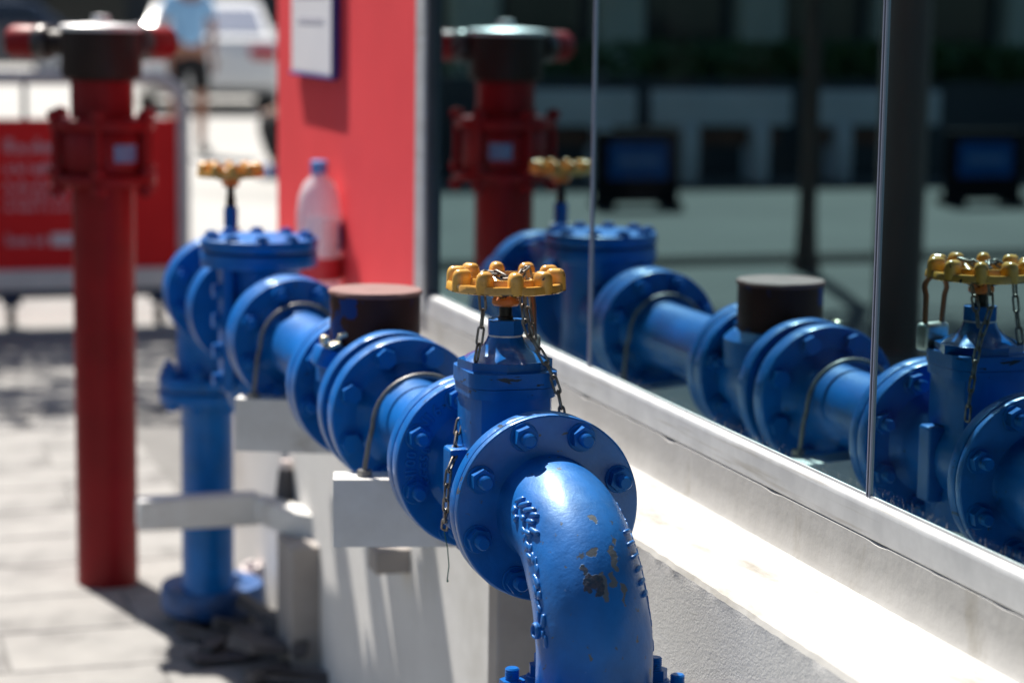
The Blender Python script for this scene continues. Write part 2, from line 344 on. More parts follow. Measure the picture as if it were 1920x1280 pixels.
def box(bm, c, s, bev=0.0, seg=2, rot=None):
    r = bmesh.ops.create_cube(bm, size=1.0)
    vs = r['verts']
    for v in vs: v.co = Vector((v.co.x*s[0], v.co.y*s[1], v.co.z*s[2]))
    if bev:
        es = list({e for v in vs for e in v.link_edges})
        rb = bmesh.ops.bevel(bm, geom=es, offset=bev, segments=seg, profile=0.5, affect='EDGES')
        vs = list({v for f in rb['faces'] for v in f.verts} | {v for v in vs if v.is_valid})
    M = Matrix.Translation(Vector(c)) @ (rot.to_matrix().to_4x4() if rot is not None and hasattr(rot, 'to_matrix') else (rot or Matrix.Identity(4)))
    for v in vs: v.co = M @ v.co
    return vs
def AX(axis):
    """matrix taking local +Z to axis"""
    return Vector(axis).to_track_quat('Z', 'Y').to_matrix().to_4x4()
def lathe(bm, prof, origin=(0, 0, 0), axis=(0, 0, 1), n=48, cap=True, wob=0.0):
    """prof: list of (r, h)"""
    M = Matrix.Translation(Vector(origin)) @ AX(axis)
    rings = []
    for i, (r, h) in enumerate(prof):
        if r < 1e-6: rings.append([bm.verts.new(M @ Vector((0, 0, h)))]); continue
        ring = []
        for k in range(n):
            a = 2*PI*k/n; rr = r+(wob*noise.noise(Vector((math.cos(a)*3, math.sin(a)*3, h*40+i))) if wob else 0)
            ring.append(bm.verts.new(M @ Vector((rr*math.cos(a), rr*math.sin(a), h))))
        rings.append(ring)
    for A, B in zip(rings, rings[1:]):
        if len(A) == 1 and len(B) == 1: continue
        for k in range(n):
            a0, a1 = A[k % len(A)], A[(k+1) % len(A)]; b0, b1 = B[k % len(B)], B[(k+1) % len(B)]
            vs = []
            for v in (a0, a1, b1, b0):
                if v not in vs: vs.append(v)
            if len(vs) >= 3: bm.faces.new(vs)
    if cap:
        if len(rings[0]) > 2: bm.faces.new(list(reversed(rings[0])))
        if len(rings[-1]) > 2: bm.faces.new(rings[-1])
def disc_prof(r, h0, h1, c=0.002):
    return [(0, h0), (r-c, h0), (r-c*.3, h0+c*.3), (r, h0+c), (r, h1-c), (r-c*.3, h1-c*.3), (r-c, h1), (0, h1)]
def tube(bm, pts, r, n=12, cap=True, closed=False):
    pts = [Vector(p) for p in pts]; rr = r if isinstance(r, (list, tuple)) else [r]*len(pts)
    rings = []; prev = None
    for i, p in enumerate(pts):
        if closed: t = pts[(i+1) % len(pts)]-pts[i-1]
        else: t = pts[min(i+1, len(pts)-1)]-pts[max(i-1, 0)]
        t.normalize()
        if prev is None:
            a = Vector((0, 0, 1)) if abs(t.z) < 0.9 else Vector((1, 0, 0)); u = t.cross(a).normalized()
        else: u = (prev-t*prev.dot(t)).normalized()
        prev = u; w = t.cross(u)
        rings.append([bm.verts.new(p+u*(rr[i]*math.cos(2*PI*k/n))+w*(rr[i]*math.sin(2*PI*k/n))) for k in range(n)])
    m = len(rings)
    for i in range(m if closed else m-1):
        A, B = rings[i], rings[(i+1) % m]
        off = 0
        if closed and i == m-1:
            off = min(range(n), key=lambda s: (A[0].co-B[s].co).length)
        for k in range(n): bm.faces.new((A[k], A[(k+1) % n], B[(k+1+off) % n], B[(k+off) % n]))
    if cap and not closed: bm.faces.new(list(reversed(rings[0]))); bm.faces.new(rings[-1])
def prism(bm, poly, z0, z1, M=None):
    """poly xy outline extruded z0..z1"""
    M = M or Matrix.Identity(4)
    a = [bm.verts.new(M @ Vector((x, y, z0))) for x, y in poly]; b = [bm.verts.new(M @ Vector((x, y, z1))) for x, y in poly]
    n = len(poly)
    fs = [bm.faces.new(list(reversed(a))), bm.faces.new(b)]
    for k in range(n): fs.append(bm.faces.new((a[k], a[(k+1) % n], b[(k+1) % n], b[k])))
    return a+b
def bevel_all(bm, off, seg=2, ang=20):
    es = [e for e in bm.edges if len(e.link_faces) == 2 and e.calc_face_angle() > R(ang)]
    bmesh.ops.bevel(bm, geom=es, offset=off, segments=seg, profile=0.5, affect='EDGES')
def BM(): return bmesh.new()
def sheet(bm, x0, x1, y0, y1, z, nx=1, ny=1):
    vs = [[bm.verts.new((x0+(x1-x0)*i/nx, y0+(y1-y0)*j/ny, z)) for i in range(nx+1)] for j in range(ny+1)]
    for j in range(ny):
        for i in range(nx): bm.faces.new((vs[j][i], vs[j][i+1], vs[j+1][i+1], vs[j+1][i]))

# ------------------------------------------------------------------ ground
bm = BM(); sheet(bm, -150, 150, -40, 320, -0.004); struct("ground", bm, M_road)
bm = BM(); sheet(bm, -2.0, 60, 11.5, 200, -0.001); struct("plaza", bm, M_plaza)
bm = BM(); sheet(bm, -1.72, 8.0, -1.5, 11.5, 0.0); pv = struct("pavement", bm, M_joint)
bm = BM(); sheet(bm, -60.0, -1.72, -12, 15.3, 0.001); struct("road", bm, M_road)
bm = BM(); sheet(bm, -1.70, 6.0, 7.62, 11.5, 0.004); struct("concrete_path", bm, M_pave)
bm = BM(); box(bm, (-6.6, 11.58, 0.002), (9.5, 0.42, 0.016), 0.004); struct("drain_channel", bm, M_drain)
# paving slabs, each one a piece of the pavement
slab_me = []
for q in range(4):
    bm = BM(); vs = box(bm, (0, 0, 0), (0.595, 0.295, 0.03), 0.003, 1)
    slab_me.append(finish(bm, "paving_slab", M_slab, 30))
half_me = []
for q in range(2):
    bm = BM(); box(bm, (0, 0, 0), (0.294, 0.294, 0.03), 0.003, 1); half_me.append(finish(bm, "paving_slab", M_slab, 30))
for j in range(18):
    y = 2.35+0.30*j
    x = -0.168
    if j % 2:
        inst("paving_slab", half_me[j // 2 % 2], (x-.147, y, -0.0118), pv); x -= 0.300
    while x-0.594 > -1.75:
        inst("paving_slab", slab_me[random.randrange(4)], (x-.297, y, -0.0118+random.uniform(-.0004, .0004)), pv, (random.uniform(-.0012, .0012), random.uniform(-.0008, .0008), 0)); x -= 0.600

# ------------------------------------------------------------------ low wall with ledge, upstand, piers and brackets
WX = -0.163; LZ = 0.702; YEND = 5.68
wall = thing("low_wall", "long white rendered low wall with bright sloping ledge under the shop windows", "wall", (0, 2.5, 0))
bm = BM()
ys = [-0.6+0.012*i for i in range(int((YEND+0.6)/0.012)+1)]
cols = []
for y in ys:
    j1 = 0.0022*noise.noise(Vector((y*35, 1, 0)))+0.0015*noise.noise(Vector((y*9, 4, 0)))+0.0012*noise.noise(Vector((y*120, 2, 5)))
    j2 = 0.0014*noise.noise(Vector((y*40, 7, 3)))
    prof = [(WX, 0.0), (WX, 0.35), (WX, LZ-0.022), (WX, LZ-0.016), (WX+j1*.4, LZ-0.012), (WX+j1, LZ-0.007+j2)]
    cols.append([bm.verts.new((x, y, z)) for x, z in prof])
for A, B in zip(cols, cols[1:]):
    for k in range(len(A)-1): bm.faces.new((A[k], B[k], B[k+1], A[k+1]))
obj("rendered_face", bm, M_stucco, wall, 40)
bm = BM(); cols = []
for y in ys:
    j1 = 0.0022*noise.noise(Vector((y*35, 1, 0)))+0.0015*noise.noise(Vector((y*9, 4, 0)))+0.0012*noise.noise(Vector((y*120, 2, 5)))
    j2 = 0.0014*noise.noise(Vector((y*40, 7, 3)))
    prof = [(WX+j1, LZ-0.007+j2), (WX+j1+0.003, LZ-0.001+j2*.5), (WX+0.014, LZ), (-0.09, LZ+0.0005), (-0.010, LZ+0.001)]
    cols.append([bm.verts.new((x, y, z)) for x, z in prof])
for A, B in zip(cols, cols[1:]):
    for k in range(len(A)-1): bm.faces.new((A[k], B[k], B[k+1], A[k+1]))
obj("ledge", bm, M_ledge, wall, 50)
bm = BM(); cols = []
for y in [v for v in ys if v < 4.25]:
    j = 0.0012*noise.noise(Vector((y*30, 11, 0))); j3 = max(0, noise.noise(Vector((y*14, 21, 0)))-0.16)*0.009
    prof = [(-0.012+j, LZ), (-0.009+j*.5, LZ+0.008), (-0.0098, LZ+0.04), (-0.0104, 0.7685-j3), (-0.0085, 0.7700-j3), (0.03, 0.7704-j3)]
    cols.append([bm.verts.new((x, y, z)) for x, z in prof])
for A, B in zip(cols, cols[1:]):
    for k in range(len(A)-1): bm.faces.new((A[k], B[k], B[k+1], A[k+1]))
obj("upstand", bm, M_upstand, wall, 50)
bm = BM(); box(bm, (0.02, YEND/2-0.3, 0.35), (0.06, YEND+0.6, 0.70)); obj("core", bm, M_white, wall)
bm = BM(); box(bm, (-0.07, YEND-0.01, 0.35), (0.18, 0.016, 0.698)); obj("end_face", bm, M_stucco, wall)
def pier(x0, y0, y1, z1, m=M_pier, name="pier"):
    bm = BM(); box(bm, ((x0+WX)/2+0.002, (y0+y1)/2, z1/2), (WX-x0+0.004, y1-y0, z1), 0.005); return obj(name, bm, m, wall)
pier(-0.235, 2.955, 3.003, 0.62)
pier(-0.222, 4.43, 4.58, 0.270, M_pier)
def brk(pl, pr, th, z0, z1, name="bracket", m=M_bracket):
    """beam whose front lower edge runs pl -> pr (xy), th deep"""
    pl, pr = Vector(pl), Vector(pr); d = (pr-pl).normalized(); n = Vector((-d.y, d.x))*th
    bm = BM(); prism(bm, [tuple(pl), tuple(pr), tuple(pr+n), tuple(pl+n)], z0, z1); bevel_all(bm, .003, 2, 30); return obj(name, bm, m, wall)
brk((-0.4565, 3.009), (-0.160, 2.937), 0.055, 0.615, 0.7095)
brk((-0.4498, 3.797), (-0.160, 3.676), 0.050, 0.600, 0.690)
bm = BM(); box(bm, (-0.193, 3.735, 0.4125), (0.064, 0.06, 0.043), 0.004); obj("bracket_stub", bm, M_pier, wall)
bm = BM(); box(bm, (-0.360, 4.73, 0.29), (0.26, 0.055, 0.066), 0.006)
prism(bm, [(-0.245, 4.755), (-0.245, 4.70), (-0.215, 4.57), (-0.160, 4.50), (-0.160, 4.60), (-0.20, 4.70)], 0.268, 0.318)
obj("support_arm", bm, M_bracket, wall)

# ------------------------------------------------------------------ shop window
win = thing("shop_window", "dark mirror-like shop glazing along the wall reflecting the blue pipes and street", "window", (0, 2.0, 0.77))
GZ = 0.8125
joints = [-0.40, 0.87, 1.327+0.9664, 3.2599, 4.215]
joints = [0.30, 1.30, 2.2934, 3.2599, 4.205]
for a, b in zip(joints, joints[1:]):
    bm = BM(); vs = [bm.verts.new(p) for p in ((0, a+0.004, GZ-0.01), (0, b-0.004, GZ-0.01), (0, b-0.004, 3.2), (0, a+0.004, 3.2))]; bm.faces.new(vs)
    obj("pane", bm, M_glass, win, 0)
for y in joints[1:-1]:
    bm = BM(); box(bm, (0.003, y, (GZ+3.2)/2), (0.009, 0.0052, 3.2-GZ)); obj("pane_joint", bm, M_sealing, win, 0)
    for s, w in ((-1, 0.0014), (1, 0.0012)):
        bm = BM(); box(bm, (0.0005, y+s*0.0033, (GZ+3.2)/2), (0.006, w, 3.2-GZ)); obj("joint_edge", bm, M_jointedge, win, 0)
bm = BM()
prof = [(-0.002, 0.7706), (-0.0096, 0.7708), (-0.0104, 0.7716), (-0.0107, 0.7730), (-0.0107, 0.8030), (-0.0103, 0.8062), (-0.0092, 0.8085), (-0.0072, 0.8103), (-0.0045, 0.8115), (-0.0015, 0.8117), (-0.0015, 0.8150), (0.02, 0.8150)]
ra = [bm.verts.new((x, -0.6, z)) for x, z in prof]; rb = [bm.verts.new((x, 4.26, z)) for x, z in prof]
for k in range(len(prof)-1): bm.faces.new((ra[k], rb[k], rb[k+1], ra[k+1]))
obj("bottom_rail", bm, M_alu, win, 40)
bm = BM(); box(bm, (0.004, 4.228, 2.0), (0.04, 0.068, 2.46), 0.004); obj("end_post", bm, M_alu, win)
bm = BM(); box(bm, (0.002, 4.180, 2.0), (0.03, 0.016, 2.40)); obj("post_seal", bm, M_sealing, win)
bm = BM(); box(bm, (0.06, 2.0, 3.5), (0.2, 7.4, 0.6), 0.01); obj("head_beam", bm, M_alu, win)
# dark room behind the glass
bm = BM()
sheet(bm, 0.05, 5.0, -0.6, 5.6, 0.30)
for pl in (((5.0, -0.6, .3), (5.0, 5.6, .3), (5.0, 5.6, 3.2), (5.0, -0.6, 3.2)), ((0.06, -0.6, .3), (5.0, -0.6, .3), (5.0, -0.6, 3.2), (0.06, -0.6, 3.2)),
           ((0.06, 4.3, .3), (5.0, 4.3, .3), (5.0, 4.3, 3.2), (0.06, 4.3, 3.2)), ((0.06, -0.6, 3.2), (5.0, -0.6, 3.2), (5.0, 5.6, 3.2), (0.06, 5.6, 3.2))):
    bm.faces.new([bm.verts.new(p) for p in pl])
struct("shop_interior_wall", bm, M_dark, smooth=0)
# building above and its red wall
bld = thing("shop_building", "upper storey of the shop building over the glazed wall", "building", (3, 2, 3.2))
bm = BM(); box(bm, (3.1, 2.5, 5.2), (6.0, 6.34, 3.4)); obj("upper_wall", bm, M_facade2, bld)
rw = thing("red_wall", "bright red painted wall panel at the end of the dark glazing", "wall", (0.1, 5.0, LZ))
bm = BM(); box(bm, (0.09, (4.264+YEND)/2, 2.3), (0.18, YEND-4.264, 3.19), 0.004)
obj("wall_panel", bm, M_redwall, rw)
nt_ = thing("notice", "white paper notice with dark blue edge hanging on the red wall", "notice", (-0.01, 5.24, 1.20))
bm = BM(); box(bm, (-0.010, 5.195, 1.50), (0.016, 0.44, 0.60), 0.002); obj("sheet", bm, M_paper, nt_)
bm = BM(); box(bm, (-0.012, 4.969, 1.50), (0.017, 0.012, 0.61), 0.002); box(bm, (-0.012, 5.204, 1.194), (0.017, 0.45, 0.008), 0.002)
obj("edge_strip", bm, M_bluedge, nt_)
for i in range(7):
    bm = BM(); w = random.uniform(.26, .36); box(bm, (-0.0185, 5.20, 1.32+0.06*i), (0.001, w, 0.012)); obj("print_line", bm, M_print, nt_, 0)

# ------------------------------------------------------------------ pipe fittings
GRP = None
ZC = 0.777
def PX(y): return -0.3215-0.0095*(y-2.484)
def nut_mesh(name, m, r=0.0145, h=0.012, stud=0.014, rs=0.0082, washer=True, domed=False):
    """bolt along local -Y, its seat at the origin"""
    bm = BM()
    if washer: lathe(bm, [(0, 0), (r*1.16, 0), (r*1.16, 0.0018), (r*1.1, 0.0024), (0, 0.0024)], axis=(0, -1, 0), n=20)
    b2 = BM(); M = AX((0, -1, 0))
    prism(b2, [(r*math.cos(PI/3*k), r*math.sin(PI/3*k)) for k in range(6)], 0.0024, 0.0024+h, M)
    bevel_all(b2, 0.0011, 2, 30)
    me = bpy.data.meshes.new("t"); b2.to_mesh(me); b2.free(); bm.from_mesh(me); bpy.data.meshes.remove(me)
    if stud:
        h0 = h+0.002
        pr = [(0, h0), (rs, h0)]
        for k in range(5): pr += [(rs, h0+stud*(k+.25)/6), (rs*.9, h0+stud*(k+.7)/6)]
        pr += [(rs, h0+stud*.88), (rs*.8, h0+stud), (0, h0+stud)]
        lathe(bm, pr, axis=(0, -1, 0), n=16)
    return finish(bm, name, m, 30)
NUT = nut_mesh("bolt", M_blue_n)
HEAD = nut_mesh("bolt", M_blue_n, stud=0.0)
LOW = nut_mesh("bolt", M_blue_n, r=0.0125, h=0.0055, stud=0.003, rs=0.0075)
def bolts(parent, y, me, n=8, a0=20, rad=0.0912, z=ZC, x=None, skip=()):
    x = PX(y) if x is None else x
    for k in range(n):
        if k in skip: continue
        a = R(a0+360/n*k)
        o = inst("bolt", me, (x+rad*math.cos(a), y, z+rad*math.sin(a)), parent, (0, random.uniform(0, 1.0), 0))
def flange_y(bm, y0, y1, r=0.1105, c=0.0025, wob=0.0009):
    lathe(bm, disc_prof(r, 0, y1-y0, c), (PX(y0), y0, ZC), (0, 1, 0), 96, wob=wob)
def flange_obj(parent, y0, y1, r=0.1105, m=M_blue, wob=0.0007):
    bm = BM(); flange_y(bm, y0, y1, r, wob=wob); return obj("flange", bm, m, parent, 30)
def gasket(parent, y0, y1, r=0.1):
    bm = BM(); flange_y(bm, y0, y1, r, 0.0005, 0); return obj("gasket", bm, M_gasket, parent, 30)

# -- front elbow
e = thing("pipe_elbow", "blue elbow with chipped paint turning down in front of the yellow-wheeled valve", "pipe elbow", ELBOW, None)
Rb = 0.15
def elbow_pt(t, ph, dr=0.0, R0=0.062, R1=0.065):
    th = R(min(t, 90)); ex = max(0, t-90)*R(1)*Rb; pre = max(0, -t)*R(1)*Rb
    r = R0+(R1-R0)*min(max(t, 0), 90)/90+dr
    c = Vector((-0.321, 2.454-Rb*math.sin(th) if t >= 0 else 2.454+pre, ZC-Rb+Rb*math.cos(th)-ex if t >= 0 else ZC))
    out = Vector((0, -math.sin(th), math.cos(th))) if t >= 0 else Vector((0, 0, 1))
    n = math.cos(ph)*out+math.sin(ph)*Vector((1, 0, 0))
    return c+n*r, n
def elbow_mesh():
    bm = BM(); rings = []
    ts = [(-12.0, .017), (-11.0, .010), (-9.5, .0055), (-7.5, .002), (-5, 0)]+[(t, 0) for t in range(0, 91, 3)]+[(t, 0) for t in (94, 97)]+[(101, 0), (104, .0015), (106, .004), (107.5, .009)]
    n = 72
    for t, dr in ts:
        rings.append([bm.verts.new(elbow_pt(t, 2*PI*k/n, dr+0.0011*noise.noise(Vector((math.cos(2*PI*k/n)*2.3, math.sin(2*PI*k/n)*2.3, t*.06))))[0]) for k in range(n)])
    for A, B in zip(rings, rings[1:]):
        for k in range(n): bm.faces.new((A[k], A[(k+1) % n], B[(k+1) % n], B[k]))
    return bm
obj("bend", elbow_mesh(), M_elbow, e, 50)
FB = 2.4844
flange_obj(e, 2.4735, 2.4850, 0.1108, M_elbow)
bolts(e, 2.4735, NUT, a0=20)
bm = BM(); lathe(bm, disc_prof(0.1105, 0, 0.018, 0.003), (ELBOW.x, ELBOW.y, 0.585), (0, 0, 1), 96); obj("flange", bm, M_elbow, e, 30)
up_rot = (-PI/2, 0, 0)
for k in range(8):
    a = R(22.5+45*k)
    inst("bolt", NUT, (ELBOW.x+0.0912*math.cos(a), ELBOW.y+0.0912*math.sin(a), 0.603), e, (-PI/2, 0, random.uniform(0, 1)))
# raised casting marks on both flanks
def bump_el(bm, t, ph, lt, lp, h, tw=0.0, r=1.0):
    """small raised bar on the elbow skin, centred (t, ph), lt along the bend, lp around"""
    p, n = elbow_pt(t, ph); p2, _ = elbow_pt(t+1, ph); T = (p2-p).normalized(); U = n.cross(T)
    T2 = T*math.cos(tw)+U*math.sin(tw); U2 = n.cross(T2)
    b2 = BM(); bmesh.ops.create_icosphere(b2, subdivisions=2, radius=1.0)
    for v in b2.verts:
        q = v.co; f = lambda a: math.copysign(abs(a)**0.6, a)
        v.co = p+T2*(f(q.x)*lt)+U2*(f(q.y)*lp)+n*(math.copysign(abs(q.z)**0.5, q.z)*h)
    me = bpy.data.meshes.new("t"); b2.to_mesh(me); b2.free(); bm.from_mesh(me); bpy.data.meshes.remove(me)
rnd = random.Random(3)
bm = BM()
for t, ph, lt, lp, tw in ((14, -60, .0095, .0030, .75), (18.5, -58, .0110, .0030, .75), (23, -56, .0110, .0030, .75), (27, -53, .0070, .0028, .7), (28, -60, .0080, .0030, .6), (33, -60, .0095, .0032, .5),
                          (31, -68, .0075, .0030, .5), (23, -67, .005, .0034, .2), (14, -72, .006, .005, 0), (18, -76, .004, .004, 0)):
    bump_el(bm, t, R(ph), lt, lp, .0042, tw)
for k in range(20):
    t = 27+2.5*k; bump_el(bm, t, R(-72-5*min(1, k/10)+rnd.uniform(-5, 5)), rnd.uniform(.004, .0080), rnd.uniform(.0026, .0044), rnd.uniform(.0010, .0024), rnd.uniform(-.7, .7))
obj("casting_mark", bm, M_elbow, e, 60)
bm = BM()
for t, ph, lt, lp, tw in ((39, 44, .0100, .0026, -1.0), (43.5, 45, .0105, .0026, -1.0), (48, 47, .0105, .0026, -1.0), (52.5, 49, .0100, .0026, -1.0), (57, 50, .0095, .0026, -1.0), (61, 52, .008, .0026, -1.0)):
    bump_el(bm, t, R(ph), lt, lp, .0042, tw)
for k in range(22):
    t = 20+2.8*k; bump_el(bm, t, R(64+8*min(1, k/20)+rnd.uniform(-3, 3)), rnd.uniform(.004, .0075), rnd.uniform(.002, .0038), rnd.uniform(.0009, .0020), rnd.uniform(-.6, .6))
obj("casting_mark", bm, M_elbow, e, 60)
bm = BM(); p, n = elbow_pt(70, R(-86)); lathe(bm, [(0, -.004), (.009, -.004), (.0095, .004), (.008, .006), (.0062, .0055), (.0055, .003), (0, .003)], p, n, 20); obj("boss", bm, M_elbow, e, 40)
gasket(e, 2.4848, 2.4868, 0.104)

# -- front riser under the elbow (runs out of the picture)
fr = thing("riser_pipe", "blue vertical pipe below the big chipped elbow at the bottom edge", "pipe", (ELBOW.x, ELBOW.y, 0))
bm = BM(); lathe(bm, disc_prof(0.1105, 0, 0.019, 0.003), (ELBOW.x, ELBOW.y, 0.564), (0, 0, 1), 72); obj("flange", bm, M_blue, fr, 30)
bm = BM(); lathe(bm, [(0.057, 0.0), (0.057, .55), (.062, .560), (.07, .564)], (ELBOW.x, ELBOW.y, 0), (0, 0, 1), 48); obj("pipe", bm, M_blue, fr, 50)

# -- gate valve
def round_rect(hx, hy, c, n=3):
    pts = []
    for sx, sy, a0 in ((1, 1, 0), (-1, 1, 90), (-1, -1, 180), (1, -1, 270)):
        for k in range(n+1):
            a = R(a0+90*k/n); pts.append((sx*(hx-c)+c*math.cos(a), sy*(hy-c)+c*math.sin(a)))
    return pts
def gate_valve(yA, yB, label, z_wheel=1.013, wheel_r=0.0735, detail=True, group=None):
    yc = (yA+yB)/2 if not detail else 2.645
    xc = PX(yc)+(-0.001)
    v = thing("gate_valve", label, "valve", (xc, yc, ZC), group)
    # flanges
    flange_obj(v, yA, yA+0.020, m=M_blue_w if detail else M_blue)
    flange_obj(v, yB-0.024, yB, m=M_blue)
    bolts(v, yB-0.024, NUT, a0=20)
    # barrel between the flanges
    L = yB-yA
    bm = BM(); lathe(bm, [(0.074, 0.012), (0.063, 0.022), (0.059, 0.04), (0.0585, L/2-.03), (0.064, L/2), (0.0585, L/2+.03), (0.059, L-.042), (0.066, L-.028), (0.084, L-.018)], (PX(yc), yA, ZC), (0, 1, 0), 64, cap=False)
    obj("barrel", bm, M_blue, v, 50)
    # column
    T = Matrix.Translation((xc, yc, 0))
    bm = BM()
    prism(bm, round_rect(0.0510, 0.056, 0.026, 2), ZC-0.09, 0.889 if detail else 0.849, T)
    bevel_all(bm, 0.0025, 2, 30)
    box(bm, (xc-0.0600, yc+0.005, 0.770), (0.024, 0.034, 0.100), 0.004)
    box(bm, (xc+0.0600, yc+0.005, 0.770), (0.024, 0.034, 0.100), 0.004)
    for k in range(9): 
        box(bm, (xc-0.0505+random.uniform(-.002, .002), yc-.030+random.uniform(-.006, .006), .78+.005*k), (.0045, .0045, .0045), .0015)
    obj("body", bm, M_blue, v, 40)
    bm = BM()
    dzb = 0.0 if detail else -0.040
    for z0, z1, g in ((0.886+dzb, 0.8985+dzb, 0.001), (0.8995+dzb, 0.9175+dzb, 0.0025)):
        b2 = BM(); prism(b2, round_rect(0.0530+g, 0.0590+g, 0.030, 6), z0, z1, T); bevel_all(b2, 0.0022, 2, 40)
        me = bpy.data.meshes.new("t"); b2.to_mesh(me); b2.free(); bm.from_mesh(me); bpy.data.meshes.remove(me)
    obj("bonnet_rim", bm, M_blue_w, v, 40)
    # octagonal bonnet with a flared neck
    dz = 0.0 if detail else -0.040
    bm = BM()
    octo = [(0.0585*math.cos(R(22.5+45*k)+R(9)), 0.0560*math.sin(R(22.5+45*k)+R(9))) for k in range(8)]
    prism(bm, octo, 0.9165+dz, 0.9285+dz, T); bevel_all(bm, 0.0015, 2, 30)
    n = 8; rings = []
    for r, z in ((0.0535, 0.9275), (0.046, 0.9325), (0.0375, 0.9365), (0.030, 0.942), (0.0245, 0.949), (0.0212, 0.9565), (0.020, 0.960)):
        f = min(1, (r-0.02)/0.03); ring = []
        if not detail: r = r*0.62+0.0
        for k in range(32):
            a = 2*PI*k/32+R(9); sect = (a-R(9)) % (PI/4)-PI/8
            rr = r*((1-f)+f*0.96/math.cos(sect)*math.cos(PI/8)*1.06); ring.append(bm.verts.new((xc+rr*math.cos(a), yc+rr*math.sin(a), z+dz)))
        rings.append(ring)
    for A, B in zip(rings, rings[1:]):
        for k in range(32): bm.faces.new((A[k], A[(k+1) % 32], B[(k+1) % 32], B[k]))
    obj("bonnet", bm, M_bonnet, v, 28)
    bm = BM(); lathe(bm, [(0.0195, 0.9545), (0.0213, 0.9553), (0.0213, 0.9583), (0.0195, 0.9590)], (xc, yc, dz), n=32); obj("gland_collar", bm, M_collar, v)
    bm = BM(); gr = 0.0226 if detail else 0.0145
    b_oct = [(gr*math.cos(R(45*k+10)), gr*math.sin(R(45*k+10))) for k in range(8)]
    prism(bm, b_oct, 0.9585+dz, 0.9765+dz*.4, T); bevel_all(bm, 0.0018, 2, 30); obj("gland_nut", bm, M_blue_w, v, 30)
    bm = BM(); lathe(bm, [(0.0095, 0.930), (0.0095, 0.980), (0.0078, 0.981), (0.0078, 1.03)], (xc, yc, 0), n=24); obj("stem", bm, M_stem, v)
    # handwheel: skirted rim with ten finger knobs, spokes, hub
    bm = BM(); z0 = z_wheel
    RO = wheel_r; n = 80
    prof = [(RO-.0125, 0.003), (RO-.0105, 0.0), (RO-.001, 0.0), (RO, 0.0012), (RO-.001, 0.0085), (RO-.0025, 0.0102), (RO-.010, 0.0102), (RO-.0125, 0.0090)]
    rings = []
    for r, z in prof:
        ring = []
        for k in range(n):
            a = 2*PI*k/n; lob = 1-0.030*(0.5-0.5*math.cos(10*(a-R(96))))
            ring.append(bm.verts.new((xc+r*lob*math.cos(a), yc+r*lob*math.sin(a), z0+z)))
        rings.append(ring)
    for i in range(len(rings)):
        A, B = rings[i], rings[(i+1) % len(rings)]
        for k in range(n): bm.faces.new((A[k], A[(k+1) % n], B[(k+1) % n], B[k]))
    # inner raised ring
    prof = [(0.0555, 0.0115), (0.0535, 0.0165), (0.0495, 0.0165), (0.0475, 0.0115), (0.049, 0.006), (0.0545, 0.006)]
    rings = [[bm.verts.new((xc+r*math.cos(2*PI*k/n), yc+r*math.sin(2*PI*k/n), z0+z)) for k in range(n)] for r, z in prof]
    for i in range(len(rings)):
        A, B = rings[i], rings[(i+1) % len(rings)]
        for k in range(n): bm.faces.new((A[k], A[(k+1) % n], B[(k+1) % n], B[k]))
    for k in range(10):
        a = R(-90-6+36*k)
        b2 = BM(); rings_ = []
        stad = []
        for q in range(10): t_ = -PI/2+PI*q/9; stad.append((0.0005+math.cos(t_), math.sin(t_), 1))
        for q in range(10): t_ = PI/2+PI*q/9; stad.append((math.cos(t_), math.sin(t_), -1))
        for sc_, z in ((1.06, 0.0006), (1.03, 0.008), (1.0, 0.016), (0.96, 0.0195), (0.86, 0.0228), (0.68, 0.0254), (0.42, 0.0270), (0.15, 0.0275)):
            ring = []
            for cx, cy, sg in stad:
                ring.append(b2.verts.new((RO-.0135+sg*0.0035+cx*0.0096*sc_*(1.0 if sg > 0 else .9), cy*0.0094*sc_, z)))
            rings_.append(ring)
        m_ = len(stad)
        for A, B in zip(rings_, rings_[1:]):
            for q in range(m_): b2.faces.new((A[q], A[(q+1) % m_], B[(q+1) % m_], B[q]))
        b2.faces.new(rings_[-1]); b2.faces.new(list(reversed(rings_[0])))
        Mk = Matrix.Translation((xc, yc, z0)) @ Matrix.Rotation(a, 4, 'Z')
        for q in b2.verts: q.co = Mk @ q.co
        me = bpy.data.meshes.new("t"); b2.to_mesh(me); b2.free(); bm.from_mesh(me); bpy.data.meshes.remove(me)
        box(bm, (xc+0.054*math.cos(a), yc+0.054*math.sin(a), z0+0.0115), (0.014, 0.0135, 0.010), 0.003, 2, Matrix.Rotation(a, 4, 'Z'))
    for k in range(5):
        a = R(20+72*k)
        p0 = Vector((xc+0.010*math.cos(a), yc+0.010*math.sin(a), z0-0.006)); p1 = Vector((xc+0.03*math.cos(a), yc+0.03*math.sin(a), z0+0.001)); p2 = Vector((xc+0.051*math.cos(a), yc+0.051*math.sin(a), z0+0.0105))
        tube(bm, [p0, p1, p2], [0.0062, 0.0052, 0.005], 10)
    obj("handwheel", bm, M_yel, v, 45)
    bm = BM(); lathe(bm, [(0, -.0195), (0.0150, -.0195), (0.0168, -.017), (0.0168, -.012), (0.0135, -.008), (0.0135, 0.004), (0.012, 0.006), (0, 0.006)], (xc, yc, z0), n=32); obj("hub", bm, M_orange, v)
    bm = BM(); b6 = [(0.0085*math.cos(PI/3*k), 0.0085*math.sin(PI/3*k)) for k in range(6)]; prism(bm, b6, z0+.006, z0+.013, T); bevel_all(bm, .001, 1, 30); obj("wheel_nut", bm, M_rod, v)
    return v
gv = gate_valve(2.4872, 2.7695, "blue gate valve with the yellow handwheel and hanging chains, nearest the camera")
